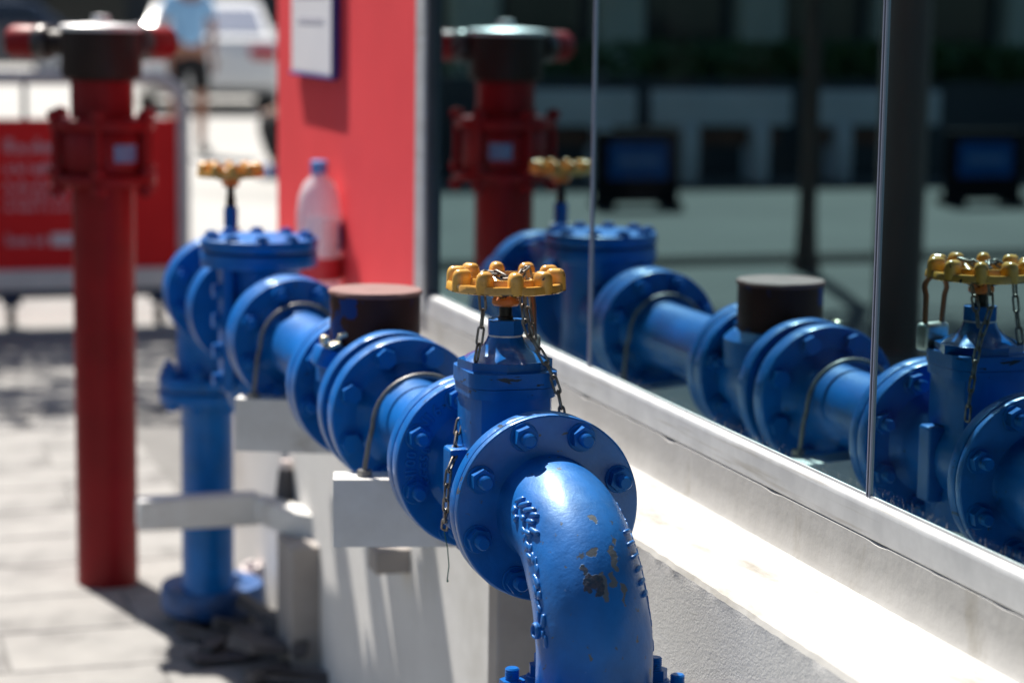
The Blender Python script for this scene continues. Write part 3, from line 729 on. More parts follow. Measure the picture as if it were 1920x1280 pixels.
# cast letters on the rear flange face
def letters(parent, txt, y, rad, a_start, step, size, m):
    for i, ch in enumerate(txt):
        if ch == ' ': continue
        cu = bpy.data.curves.new("letter", 'FONT'); cu.body = ch; cu.size = size; cu.extrude = 0.0011; cu.bevel_depth = 0.0006; cu.bevel_resolution = 1; cu.align_x = 'CENTER'; cu.align_y = 'CENTER'; cu.resolution_u = 3
        tmp = bpy.data.objects.new("letter", cu); C.objects.link(tmp)
        dg = bpy.context.evaluated_depsgraph_get(); me = bpy.data.meshes.new_from_object(tmp.evaluated_get(dg))
        bpy.data.objects.remove(tmp); me.materials.clear(); me.materials.append(m); me.name = "cast_letter"
        a = R(a_start+step*i)
        o = bpy.data.objects.new("cast_letter", me); C.objects.link(o)
        X = Vector((math.sin(a), 0, -math.cos(a)))   # reading direction: clockwise
        if step > 0: X = -X
        Zr = Vector((math.cos(a), 0, math.sin(a)))
        Ydir = Zr if step < 0 else -Zr
        Nn = X.cross(Ydir)
        o.matrix_local = Matrix.Translation(Vector((PX(y)+rad*math.cos(a), y, ZC+rad*math.sin(a)))-worldpos(parent)) @ Matrix(((X.x, Ydir.x, Nn.x, 0), (X.y, Ydir.y, Nn.y, 0), (X.z, Ydir.z, Nn.z, 0), (0, 0, 0, 1)))
        o.parent = parent
letters(gv, "PN16", 2.7452, 0.0915, 152, -7.5, 0.021, M_blue)
letters(gv, "DN100", 2.7452, 0.0915, 196, -6.5, 0.019, M_blue)
letters(gv, "GGG50", 2.7452, 0.0745, 194, -7.5, 0.015, M_blue)

# -- spool between valve and meter
sp = thing("pipe_spool", "short blue flanged pipe between the yellow-wheeled valve and the water meter", "pipe", (PX(2.95), 2.95, ZC))
flange_obj(sp, 2.7725, 2.7955); gasket(sp, 2.7697, 2.7725)
flange_obj(sp, 3.100, 3.134); bolts(sp, 3.100, HEAD, a0=22)
bm = BM(); lathe(bm, [(0.075, 0.0), (0.064, .012), (0.0575, .03), (0.0565, .15), (0.0575, .27), (0.062, .298), (.08, .312)], (PX(2.95), 2.79, ZC), (0, 1, 0), 64, cap=False); obj("pipe", bm, M_blue, sp, 50)
gasket(sp, 3.134, 3.166, 0.097)
# -- U-bolts
def ubolt(y, zb, label, x=None):
    x = PX(y) if x is None else x
    u = thing("pipe_strap", label, "pipe strap", (x, y, zb), "U-bolt straps over the blue pipe")
    pts = [(x-.084, y, zb-.006), (x-.082, y, zb+.015), (x-.0765, y, ZC-.02)]+[(x-0.0715*math.cos(R(a)), y, ZC+0.0715*math.sin(R(a))) for a in range(0, 181, 10)]+[(x+.0765, y, ZC-.02), (x+.082, y, zb-.006)]
    bm = BM(); tube(bm, pts, 0.0036, 12); obj("rod", bm, M_rod, u, 60)
    for s in (-1, 1):
        b2 = BM(); prism(b2, [(0.0105*math.cos(PI/3*k), 0.0105*math.sin(PI/3*k)) for k in range(6)], zb, zb+.009, Matrix.Translation((x+s*.083, y, 0))); bevel_all(b2, .001, 1, 30)
        obj("nut", b2, M_rod, u, 30)
    return u
ubolt(3.022, 0.7095, "grey U-bolt strap over the pipe between the yellow-wheeled valve and the meter")
ubolt(3.800, 0.690, "thin grey U-bolt strap over the pipe between the meter and the lidded strainer")

# -- water meter with the brown cap
wm = thing("water_meter", "blue flanged water meter topped by a tall brown round cap", "water meter", (PX(3.29), 3.29, ZC))
flange_obj(wm, 3.166, 3.198); flange_obj(wm, 3.350, 3.382); bolts(wm, 3.350, NUT, a0=15)
bm = BM(); lathe(bm, [(0.085, .0), (.082, .03), (.084, .09), (.082, .155), (.085, .17)], (PX(3.29), 3.188, ZC), (0, 1, 0), 64, cap=False); obj("body", bm, M_blue, wm, 50)
bm = BM(); lathe(bm, [(0.088, 0.80), (0.088, 0.842), (0.080, 0.850), (0.072, 0.856)], (-0.3285, 3.295, 0), n=64); obj("neck", bm, M_blue, wm, 40)
bm = BM(); lathe(bm, [(0.0675, 0.842), (0.0675, 0.9285), (0.0672, 0.9285)], (-0.3285, 3.295, 0), n=64); obj("cap", bm, M_brown, wm, 40)
bm = BM(); lathe(bm, [(0.066, .9285), (0.0695, 0.9285), (0.0703, 0.930), (0.0700, 0.9335), (0.068, 0.9355), (0, 0.9365)], (-0.3285, 3.295, 0), n=64, wob=.0006); obj("lid", bm, M_browntop, wm, 40)
bm = BM(); box(bm, (-0.405, 3.262, 0.856), (0.034, 0.022, 0.008), 0.003, 2, Matrix.Rotation(R(-18), 4, 'Y')); box(bm, (-0.413, 3.262, 0.866), (0.012, 0.018, 0.014), 0.004); tube(bm, [(-.395, 3.262, .858), (-.390, 3.258, .871), (-.380, 3.256, .874)], .0042, 8)
obj("hasp", bm, M_brass, wm, 40)
bm = BM(); box(bm, (-0.400, 3.27, 0.835), (0.055, 0.05, 0.03), 0.005, 2, Matrix.Rotation(R(20), 4, 'Y')); obj("side_lug", bm, M_blue, wm, 40)

# -- second spool
s2 = thing("pipe_spool", "blue flanged pipe between the brown-capped meter and the lidded strainer", "pipe", (PX(3.6), 3.6, ZC))
flange_obj(s2, 3.386, 3.414); flange_obj(s2, 3.835, 3.868); bolts(s2, 3.835, NUT, a0=20)
bm = BM(); lathe(bm, [(0.085, .0), (0.0655, .02), (0.0605, .05), (0.059, .2), (0.0575, .39), (0.064, .42), (.082, .435)], (PX(3.62), 3.405, ZC), (0, 1, 0), 64, cap=False); obj("pipe", bm, M_blue, s2, 50)

# -- strainer chamber with the bolted lid
st = thing("strainer", "blue strainer chamber with a broad flat bolted lid beyond the brown cap", "strainer", (PX(4.17), 4.17, ZC))
xs = -0.3355
flange_obj(st, 3.872, 3.912)
bm = BM(); lathe(bm, [(0.08, .0), (0.062, .02), (.06, .30), (0.062, .36), (0.08, .385)], (PX(4.1), 3.90, ZC), (0, 1, 0), 48, cap=False); obj("barrel", bm, M_blue, st, 50)
bm = BM(); lathe(bm, [(0, .560), (.034, .560), (.036, .565), (.036, .58), (.058, .62), (.0725, .66), (.0745, .70), (.0745, .84), (.078, .868), (.088, .876)], (xs, 4.17, 0), n=56); obj("chamber", bm, M_blue, st, 40)
bm = BM(); lathe(bm, disc_prof(.1085, 0, .026, .003), (xs, 4.17, .875), n=72); obj("flange", bm, M_blue, st, 30)
bm = BM(); lathe(bm, disc_prof(.1085, 0, .022, .003), (xs, 4.17, .905), n=72); obj("lid", bm, M_blue, st, 30)
for k in range(10):
    a = R(10+36*k); inst("bolt", LOW, (xs+.092*math.cos(a), 4.17+.092*math.sin(a), .927), st, (-PI/2, 0, random.uniform(0, 1)))
bm = BM(); box(bm, (xs-.072, 4.12, .77), (.02, .05, .24), .004); obj("side_plate", bm, M_blue, st)
for k in range(4): inst("bolt", HEAD, (xs-.083, 4.115, .67+.055*k), st, (0, 0, -PI/2))
flange_obj(st, 4.262, 4.298)

# -- far valve, elbow, riser
gv2 = gate_valve(4.3015, 4.570, "far blue gate valve, its small yellow handwheel rising just beyond the strainer lid", z_wheel=1.020, wheel_r=0.066, detail=False)
e2 = thing("pipe_elbow", "far blue elbow turning down into the riser beside the red standpipe", "pipe elbow", (-0.3215, 4.80, 0.56))
x2 = -0.3255
bm = BM()
pts = [(x2, 4.60, ZC), (x2, 4.68, ZC)]+[(x2+0.003*k/8, 4.68+0.16*math.sin(R(90*k/8)), ZC-0.16+0.16*math.cos(R(90*k/8))) for k in range(1, 9)]+[(x2+.003, 4.84, .56)]
tube(bm, pts, 0.064, 32); obj("bend", bm, M_blue, e2, 50)
flange_obj(e2, 4.573, 4.606); bolts(e2, 4.573, NUT, a0=20)
bm = BM(); lathe(bm, disc_prof(.103, 0, .027, .003), (-.3225, 4.84, .538), n=64); obj("flange", bm, M_blue, e2, 30)
for k in range(8):
    a = R(22+45*k); inst("bolt", NUT, (-.3225+.085*math.cos(a), 4.84+.085*math.sin(a), .565), e2, (-PI/2, 0, .3*k))
rp = thing("riser_pipe", "far blue vertical pipe standing on a wide round flange on the pavement", "pipe", (-.3205, 4.86, 0))
bm = BM(); lathe(bm, [(.056, .03), (.056, .50), (.062, .508)], (-.3205, 4.85, 0), n=48); obj("pipe", bm, M_blue, rp, 50)
bm = BM(); lathe(bm, disc_prof(.103, 0, .026, .003), (-.3215, 4.84, .508), n=64); obj("flange", bm, M_blue, rp, 30)
bm = BM(); lathe(bm, [(0, .025), (.098, .025), (.110, .032), (.114, .042), (.114, .082), (.110, .089), (.07, .092), (.06, .099), (.056, .11)], (-.302, 4.90, 0), n=64); obj("base_flange", bm, M_blue_shade, rp, 40)
bm = BM(); lathe(bm, [(.075, 0), (.07, .03)], (-.302, 4.90, 0), n=40); obj("base_pad", bm, M_black, rp, 40)
for k in range(8):
    a = R(22+45*k); inst("bolt", HEAD, (-.3215+.085*math.cos(a), 4.84+.085*math.sin(a), .508), rp, (PI/2, 0, .3*k))

# ------------------------------------------------------------------ chains, padlock, string
def link_mesh():
    L, Wd, r = 0.0135, 0.0078, 0.0016   # half straight length handled below
    bm = BM(); s = 0.0078; rad = 0.0036
    pts = []
    for k in range(9): a = -PI/2+PI*k/8; pts.append((rad*math.sin(a+PI/2)*0+rad*math.cos(a)*0, 0, 0))
    pts = [(rad*math.cos(R(a)), 0, s+rad*math.sin(R(a))) for a in range(0, 181, 30)]+[(rad*math.cos(R(a)), 0, -s+rad*math.sin(R(a))) for a in range(180, 361, 30)]
    tube(bm, pts, r, 8, closed=True)
    return finish(bm, "link", M_chain, 60)
LINK = link_mesh()
PITCH = 0.0195
def chain(label, paths, loc, view=Vector((0.3, 0.94, -0.1)), sag=0):
    c = thing("chain", label, "chain", loc)
    for path in paths:
        P = [Vector(p) for p in path]
        seg = [(P[i+1]-P[i]).length for i in range(len(P)-1)]; tot = sum(seg)
        nl = max(1, round(tot/PITCH)); flip = 0
        def atd(d):
            for i, s in enumerate(seg):
                if d <= s or i == len(seg)-1: return P[i]+(P[i+1]-P[i])*(d/s)
                d -= s
        for k in range(nl):
            a, b = atd(tot*k/nl), atd(tot*(k+1)/nl); ax = (b-a).normalized()
            nrm = view-ax*view.dot(ax)
            nrm.normalize(); side = nrm.cross(ax)
            ang = R(20)+(PI/2 if k % 2 else 0)+random.uniform(-.25, .25)
            Xa = side*math.cos(ang)+nrm*math.sin(ang); Ya = ax.cross(Xa)
            M = Matrix(((Xa.x, Ya.x, ax.x, 0), (Xa.y, Ya.y, ax.y, 0), (Xa.z, Ya.z, ax.z, 0), (0, 0, 0, 1)))
            o = bpy.data.objects.new("link", LINK); C.objects.link(o); o.matrix_local = Matrix.Translation((a+b)/2-Vector(loc)) @ M; o.parent = c
    return c
xw, yw = PX(2.645)-.001, 2.645
chain("old steel chain over the yellow handwheel hanging down the right of the valve", [
    [(xw-.034, yw-.004, 1.026), (xw-.018, yw+.014, 1.036), (xw-.004, yw-.012, 1.0275), (xw+.010, yw-.022, 1.029), (xw+.028, yw+.006, 1.040), (xw+.036, yw+.018, 1.024)],
    [(xw+.010, yw-.035, 1.016), (-.3143, 2.600, .982), (-.3055, 2.597, .958), (-.2945, 2.59, .940), (-.2845, 2.580, .917), (-.2775, 2.573, .893), (-.2720, 2.570, .860), (-.272, 2.572, .84)],
    [(xw+.022, yw-.010, 1.010), (-.302, 2.618, .985), (-.300, 2.605, .955)]], (xw, yw, 1.03))
chain("short loose chain end dangling under the left of the yellow handwheel", [[(-.3605, 2.625, 1.012), (-.3600, 2.62, .990), (-.3640, 2.618, .958), (-.3695, 2.617, .930)]], (-.36, 2.62, 1.0))
chain("chain hanging beside the left lug of the nearest valve body", [[(-.3740, 2.668, .850), (-.3830, 2.655, .827), (-.3925, 2.630, .806), (-.4020, 2.62, .795), (-.4035, 2.622, .765), (-.399, 2.64, .735), (-.395, 2.66, .715)]], (-.38, 2.66, .84))
bm = BM(); tube(bm, [(-.395, 2.66, .712), (-.3905, 2.66, .69), (-.3885, 2.66, .668), (-.3905, 2.66, .652), (-.390, 2.66, .648)], [.0007, .0007, .0007, .0007, .0014], 6)
o = obj("string", bm, M_string); tag(o, "thin green string dangling below the valve flange over the white bracket", "string")
pl = thing("padlock", "long-shackle padlock hanging from the handwheel between valve and glass", "padlock", (-.285, 2.70, .93))
bm = BM(); box(bm, (-.285, 2.70, .930), (.046, .022, .038), .006, 3, Matrix.Rotation(R(-20), 4, 'Z')); obj("lock_body", bm, M_lockbody, pl)
bm = BM(); tube(bm, [(-.300, 2.705, .945), (-.302, 2.703, .985)]+[(-.287-.015*math.cos(R(a)), 2.70-.002*math.cos(R(a)), .995+.016*math.sin(R(a))) for a in range(0, 181, 20)]+[(-.272, 2.697, .985), (-.271, 2.695, .945)], .0036, 10); obj("shackle", bm, M_copper, pl, 60)

# ------------------------------------------------------------------ red standpipe
px_, py_ = -0.4825, 5.30
fp = thing("fire_standpipe", "dark red fire standpipe with a black two-outlet head standing on the pavement", "standpipe", (px_, py_, 0))
bm = BM(); lathe(bm, [(.071, 0), (.071, .945)], (px_, py_, 0), n=56); obj("pole", bm, M_red, fp, 50)
def collar(z0, z1, r, notch=True):
    bm = BM(); lathe(bm, disc_prof(r, 0, z1-z0, .004), (px_, py_, z0), n=56); return obj("collar", bm, M_red, fp, 35)
collar(.942, .966, .122); collar(1.066, 1.093, .120)
bm = BM(); lathe(bm, [(.100, .966), (.104, .975), (.104, 1.06), (.100, 1.066)], (px_, py_, 0), n=48); obj("coupling", bm, M_red, fp, 45)
for k in range(6):
    a = R(18+60*k); xx, yy = px_+.1165*math.cos(a), py_+.1165*math.sin(a)
    bm = BM(); tube(bm, [(xx, yy, .915), (xx, yy, 1.115)], .009, 10)
    for zz in (.93, .972, 1.10):
        prism(bm, [(.018*math.cos(PI/3*q), .018*math.sin(PI/3*q)) for q in range(6)], zz-.007, zz+.010, Matrix.Translation((xx, yy, 0)))
    obj("stud", bm, M_red, fp, 35)
bm = BM(); lathe(bm, [(.071, 1.093), (.071, 1.185)], (px_, py_, 0), n=56); obj("upper_pipe", bm, M_red, fp, 50)
bm = BM(); lathe(bm, [(.072, 1.178), (.088, 1.184), (.091, 1.192), (.091, 1.285), (.094, 1.289)], (px_, py_, 0), n=56); obj("head", bm, M_dkhead, fp, 35)
bm = BM(); lathe(bm, [(.088, 1.287), (.0945, 1.290), (.0945, 1.300), (.088, 1.304), (.05, 1.306), (.022, 1.309), (.020, 1.325), (0, 1.327)], (px_, py_, 0), n=56); obj("lid", bm, M_steel, fp, 35)
for dx, dy, L in ((-.207, .136, .228), (.165, .085, .19)):
    d = Vector((dx, dy, 0)).normalized(); o0 = Vector((px_, py_, 1.262))
    bm = BM(); lathe(bm, [(.030, .05), (.030, L-.085)], o0, d, 32); obj("outlet", bm, M_dkhead, fp, 45)
    bm = BM(); lathe(bm, [(0, L-.10), (.037, L-.10), (.040, L-.095), (.040, L-.07), (.037, L-.065), (0, L-.065)], o0, d, 32); obj("coupling_ring", bm, M_ring, fp, 40)
    bm = BM(); lathe(bm, [(0, L-.07), (.036, L-.07), (.038, L-.06), (.038, L-.008), (.034, L), (0, L)], o0, d, 32); obj("outlet_cap", bm, M_red, fp, 40)
bm = BM(); 
for k in range(9):
    a = R(-90-20+5*k); 
prev = None
for k in range(9):
    a = R(-105+3.9*k+22); v0 = bm.verts.new((px_+.1045*math.cos(a), py_+.1045*math.sin(a), .996)); v1 = bm.verts.new((px_+.1045*math.cos(a), py_+.1045*math.sin(a), 1.036))
    if prev: bm.faces.new((prev[0], v0, v1, prev[1]))
    prev = (v0, v1)
obj("sticker", bm, M_sticker, fp, 60)

# ------------------------------------------------------------------ small things on wall and ground
bt = thing("water_bottle", "clear plastic water bottle with a pale blue cap standing on the wall ledge", "bottle", (-.052, 4.95, LZ+.001))
bz = LZ+.001
bm = BM(); lathe(bm, [(0, .002), (.030, 0), (.047, .006), (.0500, .02), (.0488, .045), (.0500, .05), (.0488, .075), (.0500, .08), (.0500, .18), (.0495, .20), (.045, .235), (.034, .262), (.018, .278), (.0145, .284), (.0145, .296)], (-.052, 4.95, bz), n=40); obj("bottle_body", bm, M_pet, bt, 60)
bm = BM(); lathe(bm, [(0, .284), (.0185, .284), (.0185, .310), (.016, .3125), (0, .3125)], (-.052, 4.95, bz), n=28); obj("bottle_cap", bm, M_cap, bt)
M_lab = {}
def label_band(name, z0, z1, a0, a1, m):
    bm = BM(); prev = None
    for k in range(13):
        a = R(a0+(a1-a0)*k/12); x, y = -.052+.0512*math.cos(a), 4.95+.0512*math.sin(a)
        v0, v1 = bm.verts.new((x, y, bz+z0)), bm.verts.new((x, y, bz+z1))
        if prev: bm.faces.new((prev[0], v0, v1, prev[1]))
        prev = (v0, v1)
    obj(name, bm, m, bt, 60)
label_band("label_white", .10, .185, -95, -45, M_paper)
label_band("label_blue", .115, .175, -44, 10, mat("label_blue_print", (0.05, 0.12, 0.55), 0.5))
label_band("label_red", .05, .10, -170, 0, mat("label_red_print", (0.6, 0.05, 0.06), 0.5))
label_band("label_white", .10, .185, 20, 110, M_paper)

bm = BM(); lathe(bm, [(0, 0), (.026, 0), (.024, .02), (.016, .09), (.013, .093)], (-.178, 4.70, .286), n=20); bd = thing("dark_cone", "small dark cone with a pale tip standing against the white wall", "cone", (-.178, 4.70, .286))
obj("cone_body", bm, M_rub, bd); bm = BM(); lathe(bm, [(.013, .093), (.0145, .095), (.012, .11), (0, .113)], (-.178, 4.70, .286), n=16); obj("cone_tip", bm, M_bag, bd)

bm = BM(); bmesh.ops.create_icosphere(bm, subdivisions=4, radius=1)
for v in bm.verts:
    d = 1+0.35*noise.noise(v.co*2.1)+0.18*noise.noise(v.co*5)
    v.co = Vector((-.185+v.co.x*.034*d, 5.05+v.co.y*.03*d, .06+v.co.z*.034*d))
    v.co.z = max(v.co.z, .002)
o = obj("crumpled_bag", bm, M_bag, None, 30); tag(o, "crumpled pale plastic bag lying behind the round base flange", "plastic bag")
rnd = random.Random(11)
rub_names = ["broad dark board in front of the wall pier", "long dark slat lying across the rubble heap", "dark slat pointing at the red standpipe", "short thick dark chunk nearest the white wall", "dark slab leaning on the heap by the base flange",
             "thin dark strip at the near end of the heap", "dark angled splinter below the base flange", "flat dark shard at the outer side of the heap", "dark block under the leaning slab", "narrow dark batten close to the wall foot", "small dark offcut at the heap's centre", "dark stub beside the wide round base flange"]
spots = [(-.245, 4.50, .05, .16, .10, .022, 20, 10), (-.24, 4.44, .022, .20, .03, .02, 35, 0), (-.33, 4.66, .018, .17, .035, .02, 60, 4), (-.20, 4.62, .05, .07, .07, .07, 15, 8), (-.225, 4.73, .06, .12, .05, .02, -40, 25),
         (-.205, 4.37, .02, .16, .025, .02, -15, 3), (-.36, 4.74, .02, .10, .03, .018, -30, 10), (-.345, 4.57, .012, .12, .06, .014, 10, 2), (-.235, 4.66, .025, .08, .07, .04, 50, 0), (-.185, 4.50, .045, .18, .028, .03, 75, 12), (-.285, 4.60, .04, .07, .04, .04, -60, 15), (-.28, 4.74, .03, .09, .04, .03, 5, 12)]
for nm, (x, y, z, a, b_, c_, rz, rx) in zip(rub_names, spots):
    bm = BM(); box(bm, (0, 0, 0), (a, b_, c_), .003, 1)
    for v in bm.verts: v.co += Vector((rnd.uniform(-1, 1), rnd.uniform(-1, 1), rnd.uniform(-1, 1)))*.006
    M = Matrix.Translation((x, y, z)) @ Matrix.Rotation(R(rz), 4, 'Z') @ Matrix.Rotation(R(rx), 4, 'Y')
    for v in bm.verts: v.co = M @ v.co
    o = obj("rubble_piece", bm, M_rub, None, 25, origin=(x, y, z)); tag(o, nm, "rubble", "dark rubble heaped at the wall foot")

# ------------------------------------------------------------------ wheeled barrier with the red banner
by = 9.68
ba = thing("wheeled_barrier", "white tube barrier on castors carrying a red printed banner", "barrier", (-.2, by, 0))
bm = BM()
xr, xl = .395, -1.35
pts = [(xl, by, .10), (xl, by, .95)]+[(xl+.1-.1*math.cos(R(a)), by, .945+.1*math.sin(R(a))) for a in range(15, 91, 15)]+[(xr-.13+.13*math.sin(R(a)), by, .915+.13*math.cos(R(a))) for a in range(0, 91, 15)]+[(xr, by, .10)]
tube(bm, pts, .029, 14); obj("frame", bm, M_barlil, ba, 60)
bm = BM(); box(bm, ((xl+xr)/2, by, .56), (xr-xl-.05, .02, .63), .004); obj("banner", bm, M_banner, ba)
bm = BM(); box(bm, ((xl+xr)/2, by, .205), (xr-xl+.06, .09, .085), .01); obj("base_beam", bm, M_barrier, ba)
bm = BM(); box(bm, ((xl+xr)/2, by, .145), (xr-xl-.02, .07, .034), .006); obj("under_rail", bm, M_navy, ba)
for xx in (xl+.08, -.33, .29):
    bm = BM(); tube(bm, [(xx, by, .13), (xx, by+.02, .05)], .018, 8); box(bm, (xx, by, .115), (.08, .09, .03), .006); obj("castor_fork", bm, M_navy, ba)
    bm = BM(); lathe(bm, disc_prof(.042, -.016, .016, .006), (xx, by+.02, .042), (1, 0, 0), 24); obj("castor_wheel", bm, M_rubber, ba)
bm = BM(); tube(bm, [(-.262, by, .875), (-.262, by, 1.03)], .011, 8); obj("tie_strap", bm, M_navy, ba)
# pale print on the banner: rows of strokes too blurred to read
rnd = random.Random(5)
bm = BM()
for z, h, x0, x1 in ((.765, .058, -.345, -.085), (.675, .050, -.345, -.125), (.60, .034, -.345, -.04), (.555, .034, -.345, -.04), (.51, .03, -.345, -.06), (.375, .05, -.345, -.20)):
    x = x0
    while x < x1:
        w = rnd.uniform(.006, .016); hh = h*rnd.choice((.55, .7, 1.0))
        box(bm, (x+w/2, by-.0115, z-(h-hh)/2), (w, .002, hh)); x += w+rnd.choice((.004, .005, .018))
    x = x0-.75
    while x < x1-.55:
        w = rnd.uniform(.006, .016); hh = h*rnd.choice((.55, .7, 1.0))
        box(bm, (x+w/2, by-.0115, z-(h-hh)/2), (w, .002, hh)); x += w+rnd.choice((.004, .005, .018))
obj("banner_print", bm, M_bantext, ba, 0)["kind"] = "stuff"
bm = BM(); box(bm, (-.105, by-.0118, .372), (.115, .002, .052), 0); obj("banner_logo", bm, M_banlogo, ba, 0)

# ------------------------------------------------------------------ cars
def car(label, loc, heading, paint, W=1.78, L=4.3, H=1.43):
    """local: x across, +y forward"""
    c = thing("parked_car", label, "car", loc, "cars parked across the square", heading)
    def add(name, bm, m, smooth=35, parent=None):
        o = bpy.data.objects.new(name, finish(bm, name, m, smooth)); C.objects.link(o); o.parent = parent or c; return o
    # lower body: side profile with tumblehome, extruded across
    prof = [(-2.12, .34), (-2.15, .55), (-2.10, .78), (-2.02, .93), (-1.45, .97), (.75, .98), (1.75, .84), (2.08, .70), (2.14, .48), (2.08, .28), (1.7, .22), (-1.75, .22)]
    bm = BM(); st_ = []
    for fx, sc in ((-1, .955), (-.97, .985), (-.80, 1.0), (.80, 1.0), (.97, .985), (1, .955)):
        st_.append([bm.verts.new((fx*W/2, y*sc, .25+(z-.25)*(0.97 if abs(fx) == 1 else 1))) for y, z in prof])
    for A, B in zip(st_, st_[1:]):
        for k in range(len(prof)): bm.faces.new((A[k], A[(k+1) % len(prof)], B[(k+1) % len(prof)], B[k]))
    bm.faces.new(st_[0]); bm.faces.new(list(reversed(st_[-1]))); bevel_all(bm, .05, 3, 25)
    add("body", bm, paint)
    cab = [(-1.62, .955), (-1.05, H-.06), (-.75, H-.01), (.1, H), (.35, H-.03), (1.05, .97)]
    bm = BM(); st_ = []
    for fx in (-1, -.9, .9, 1):
        st_.append([bm.verts.new((fx*W/2*(.93-.17*(z-.95)/.45), y*(1 if abs(fx) < 1 else .985), z if abs(fx) < 1 else .95+(z-.95)*.95)) for y, z in cab])
    for A, B in zip(st_, st_[1:]):
        for k in range(len(cab)): bm.faces.new((A[k], A[(k+1) % len(cab)], B[(k+1) % len(cab)], B[k]))
    bm.faces.new(st_[0]); bm.faces.new(list(reversed(st_[-1]))); bevel_all(bm, .035, 3, 20)
    add("cabin", bm, paint)
    def quad(name, pts, m):
        bm = BM(); ctr = sum((Vector(p) for p in pts), Vector())/len(pts)
        a = [bm.verts.new(p) for p in pts]; f = bm.faces.new(a); r = bmesh.ops.inset_region(bm, faces=[f], thickness=.02, depth=.006); add(name, bm, m, 0)
    hw = W/2
    quad("rear_window", [(-hw*.80, -1.57, 1.0), (hw*.80, -1.57, 1.0), (hw*.70, -1.12, H-.10), (-hw*.70, -1.12, H-.10)], M_carfilm)
    quad("windscreen", [(hw*.80, 1.03, 1.0), (-hw*.80, 1.03, 1.0), (-hw*.70, .46, H-.09), (hw*.70, .46, H-.09)], M_carglass)
    for s in (-1, 1):
        for y0, y1, n0, n1 in ((-1.25, -.18, -.98, -.18), (-.10, .82, -.10, .38)):
            quad("side_window", [(s*hw*.94, y0, 1.0), (s*hw*.94, y1, 1.0), (s*hw*.80, n1, H-.11), (s*hw*.80, n0, H-.11)], M_carglass)
        bm = BM(); box(bm, (s*hw*.76, -2.10, .76), (.34, .10, .15), .03, 2, Matrix.Rotation(R(-s*12), 4, 'Z')); add("tail_light", bm, M_tail)
        bm = BM(); box(bm, (s*hw*.74, 2.02, .66), (.34, .14, .13), .04, 2, Matrix.Rotation(R(-s*18), 4, 'Z')); add("headlight", bm, M_carglass)
        bm = BM(); box(bm, (s*(hw+.06), .68, 1.0), (.16, .09, .11), .03); add("wing_mirror", bm, paint)
        for yw_ in (-1.30, 1.32):
            bm = BM(); lathe(bm, disc_prof(.30, -.10, .10, .03), (s*(hw-.11), yw_, .30), (1, 0, 0), 32); w = add("wheel", bm, M_rubber)
            bm = BM(); lathe(bm, [(0, 0), (.19, 0), (.20, .012), (.17, .02), (.05, .012), (0, .015)], (s*(hw-.008), yw_, .30), (s, 0, 0), 24); add("rim", bm, M_steel, 35, w)
    bm = BM(); box(bm, (0, -2.11, .46), (W*.9, .10, .22), .04); add("rear_bumper", bm, paint)
    bm = BM(); box(bm, (0, -2.145, .72), (.46, .02, .10), .004); add("number_plate", bm, M_barrier)
    bm = BM(); box(bm, (0, 0, .26), (W*.8, 3.6, .1), .02); add("underside", bm, M_black)
    return c
car("white saloon car parked with its red tail lamp towards us behind the standing person", (4.03, 30.6, 0), R(-9), M_carw)
car("dark blue car side-on far behind the red banner barrier", (2.0, 44.0, 0), R(84), M_card, 1.75, 4.4, 1.42)

# ------------------------------------------------------------------ people (skin-modifier bodies)
def skinned(name, verts, edges, rad, m, parent, root=0, sub=2):
    me = bpy.data.meshes.new(name); me.from_pydata(verts, edges, []); me.materials.append(m)
    o = bpy.data.objects.new(name, me); C.objects.link(o); o.parent = parent
    o.modifiers.new("skin", 'SKIN'); sm = o.modifiers.new("sub", 'SUBSURF'); sm.levels = sub; sm.render_levels = sub
    o.modifiers["skin"].use_smooth_shade = True
    for i, r in enumerate(rad):
        sv = me.skin_vertices[0].data[i]; sv.radius = (r, r) if not isinstance(r, tuple) else r; sv.use_root = (i == root)
    return o
def ellips(name, c, s, m, parent, f=None):
    bm = BM(); bmesh.ops.create_uvsphere(bm, u_segments=24, v_segments=16, radius=1)
    for v in bm.verts:
        p = v.co.copy(); 
        if f: p = f(p)
        v.co = Vector((c[0]+p.x*s[0], c[1]+p.y*s[1], c[2]+p.z*s[2]))
    o = bpy.data.objects.new(name, finish(bm, name, m, 60)); C.objects.link(o); o.parent = parent; return o
def hand(parent, wrist, d, m, side):
    """palm plus five bent fingers hanging along d"""
    d = Vector(d).normalized(); out = Vector((side, 0, 0)); f = Vector((0, 1, 0))
    V = [Vector(wrist), Vector(wrist)+d*.05, Vector(wrist)+d*.09]; E = [(0, 1), (1, 2)]; rr = [.024, .03, .028]
    for k, (off, ln) in enumerate(((-.030, .065), (-.010, .078), (.010, .074), (.030, .058))):
        b = len(V); p = V[2]+f*off
        V += [p, p+d*ln*.5-out*.006, p+d*ln-out*.02]; E += [(2, b), (b, b+1), (b+1, b+2)]; rr += [.0095, .009, .0075]
    b = len(V); p = V[1]+f*.028
    V += [p, p+f*.02+d*.03, p+f*.022+d*.055]; E += [(1, b), (b, b+1), (b+1, b+2)]; rr += [.012, .010, .008]
    return skinned("hand", [tuple(v) for v in V], E, rr, m, parent, 0, 1)
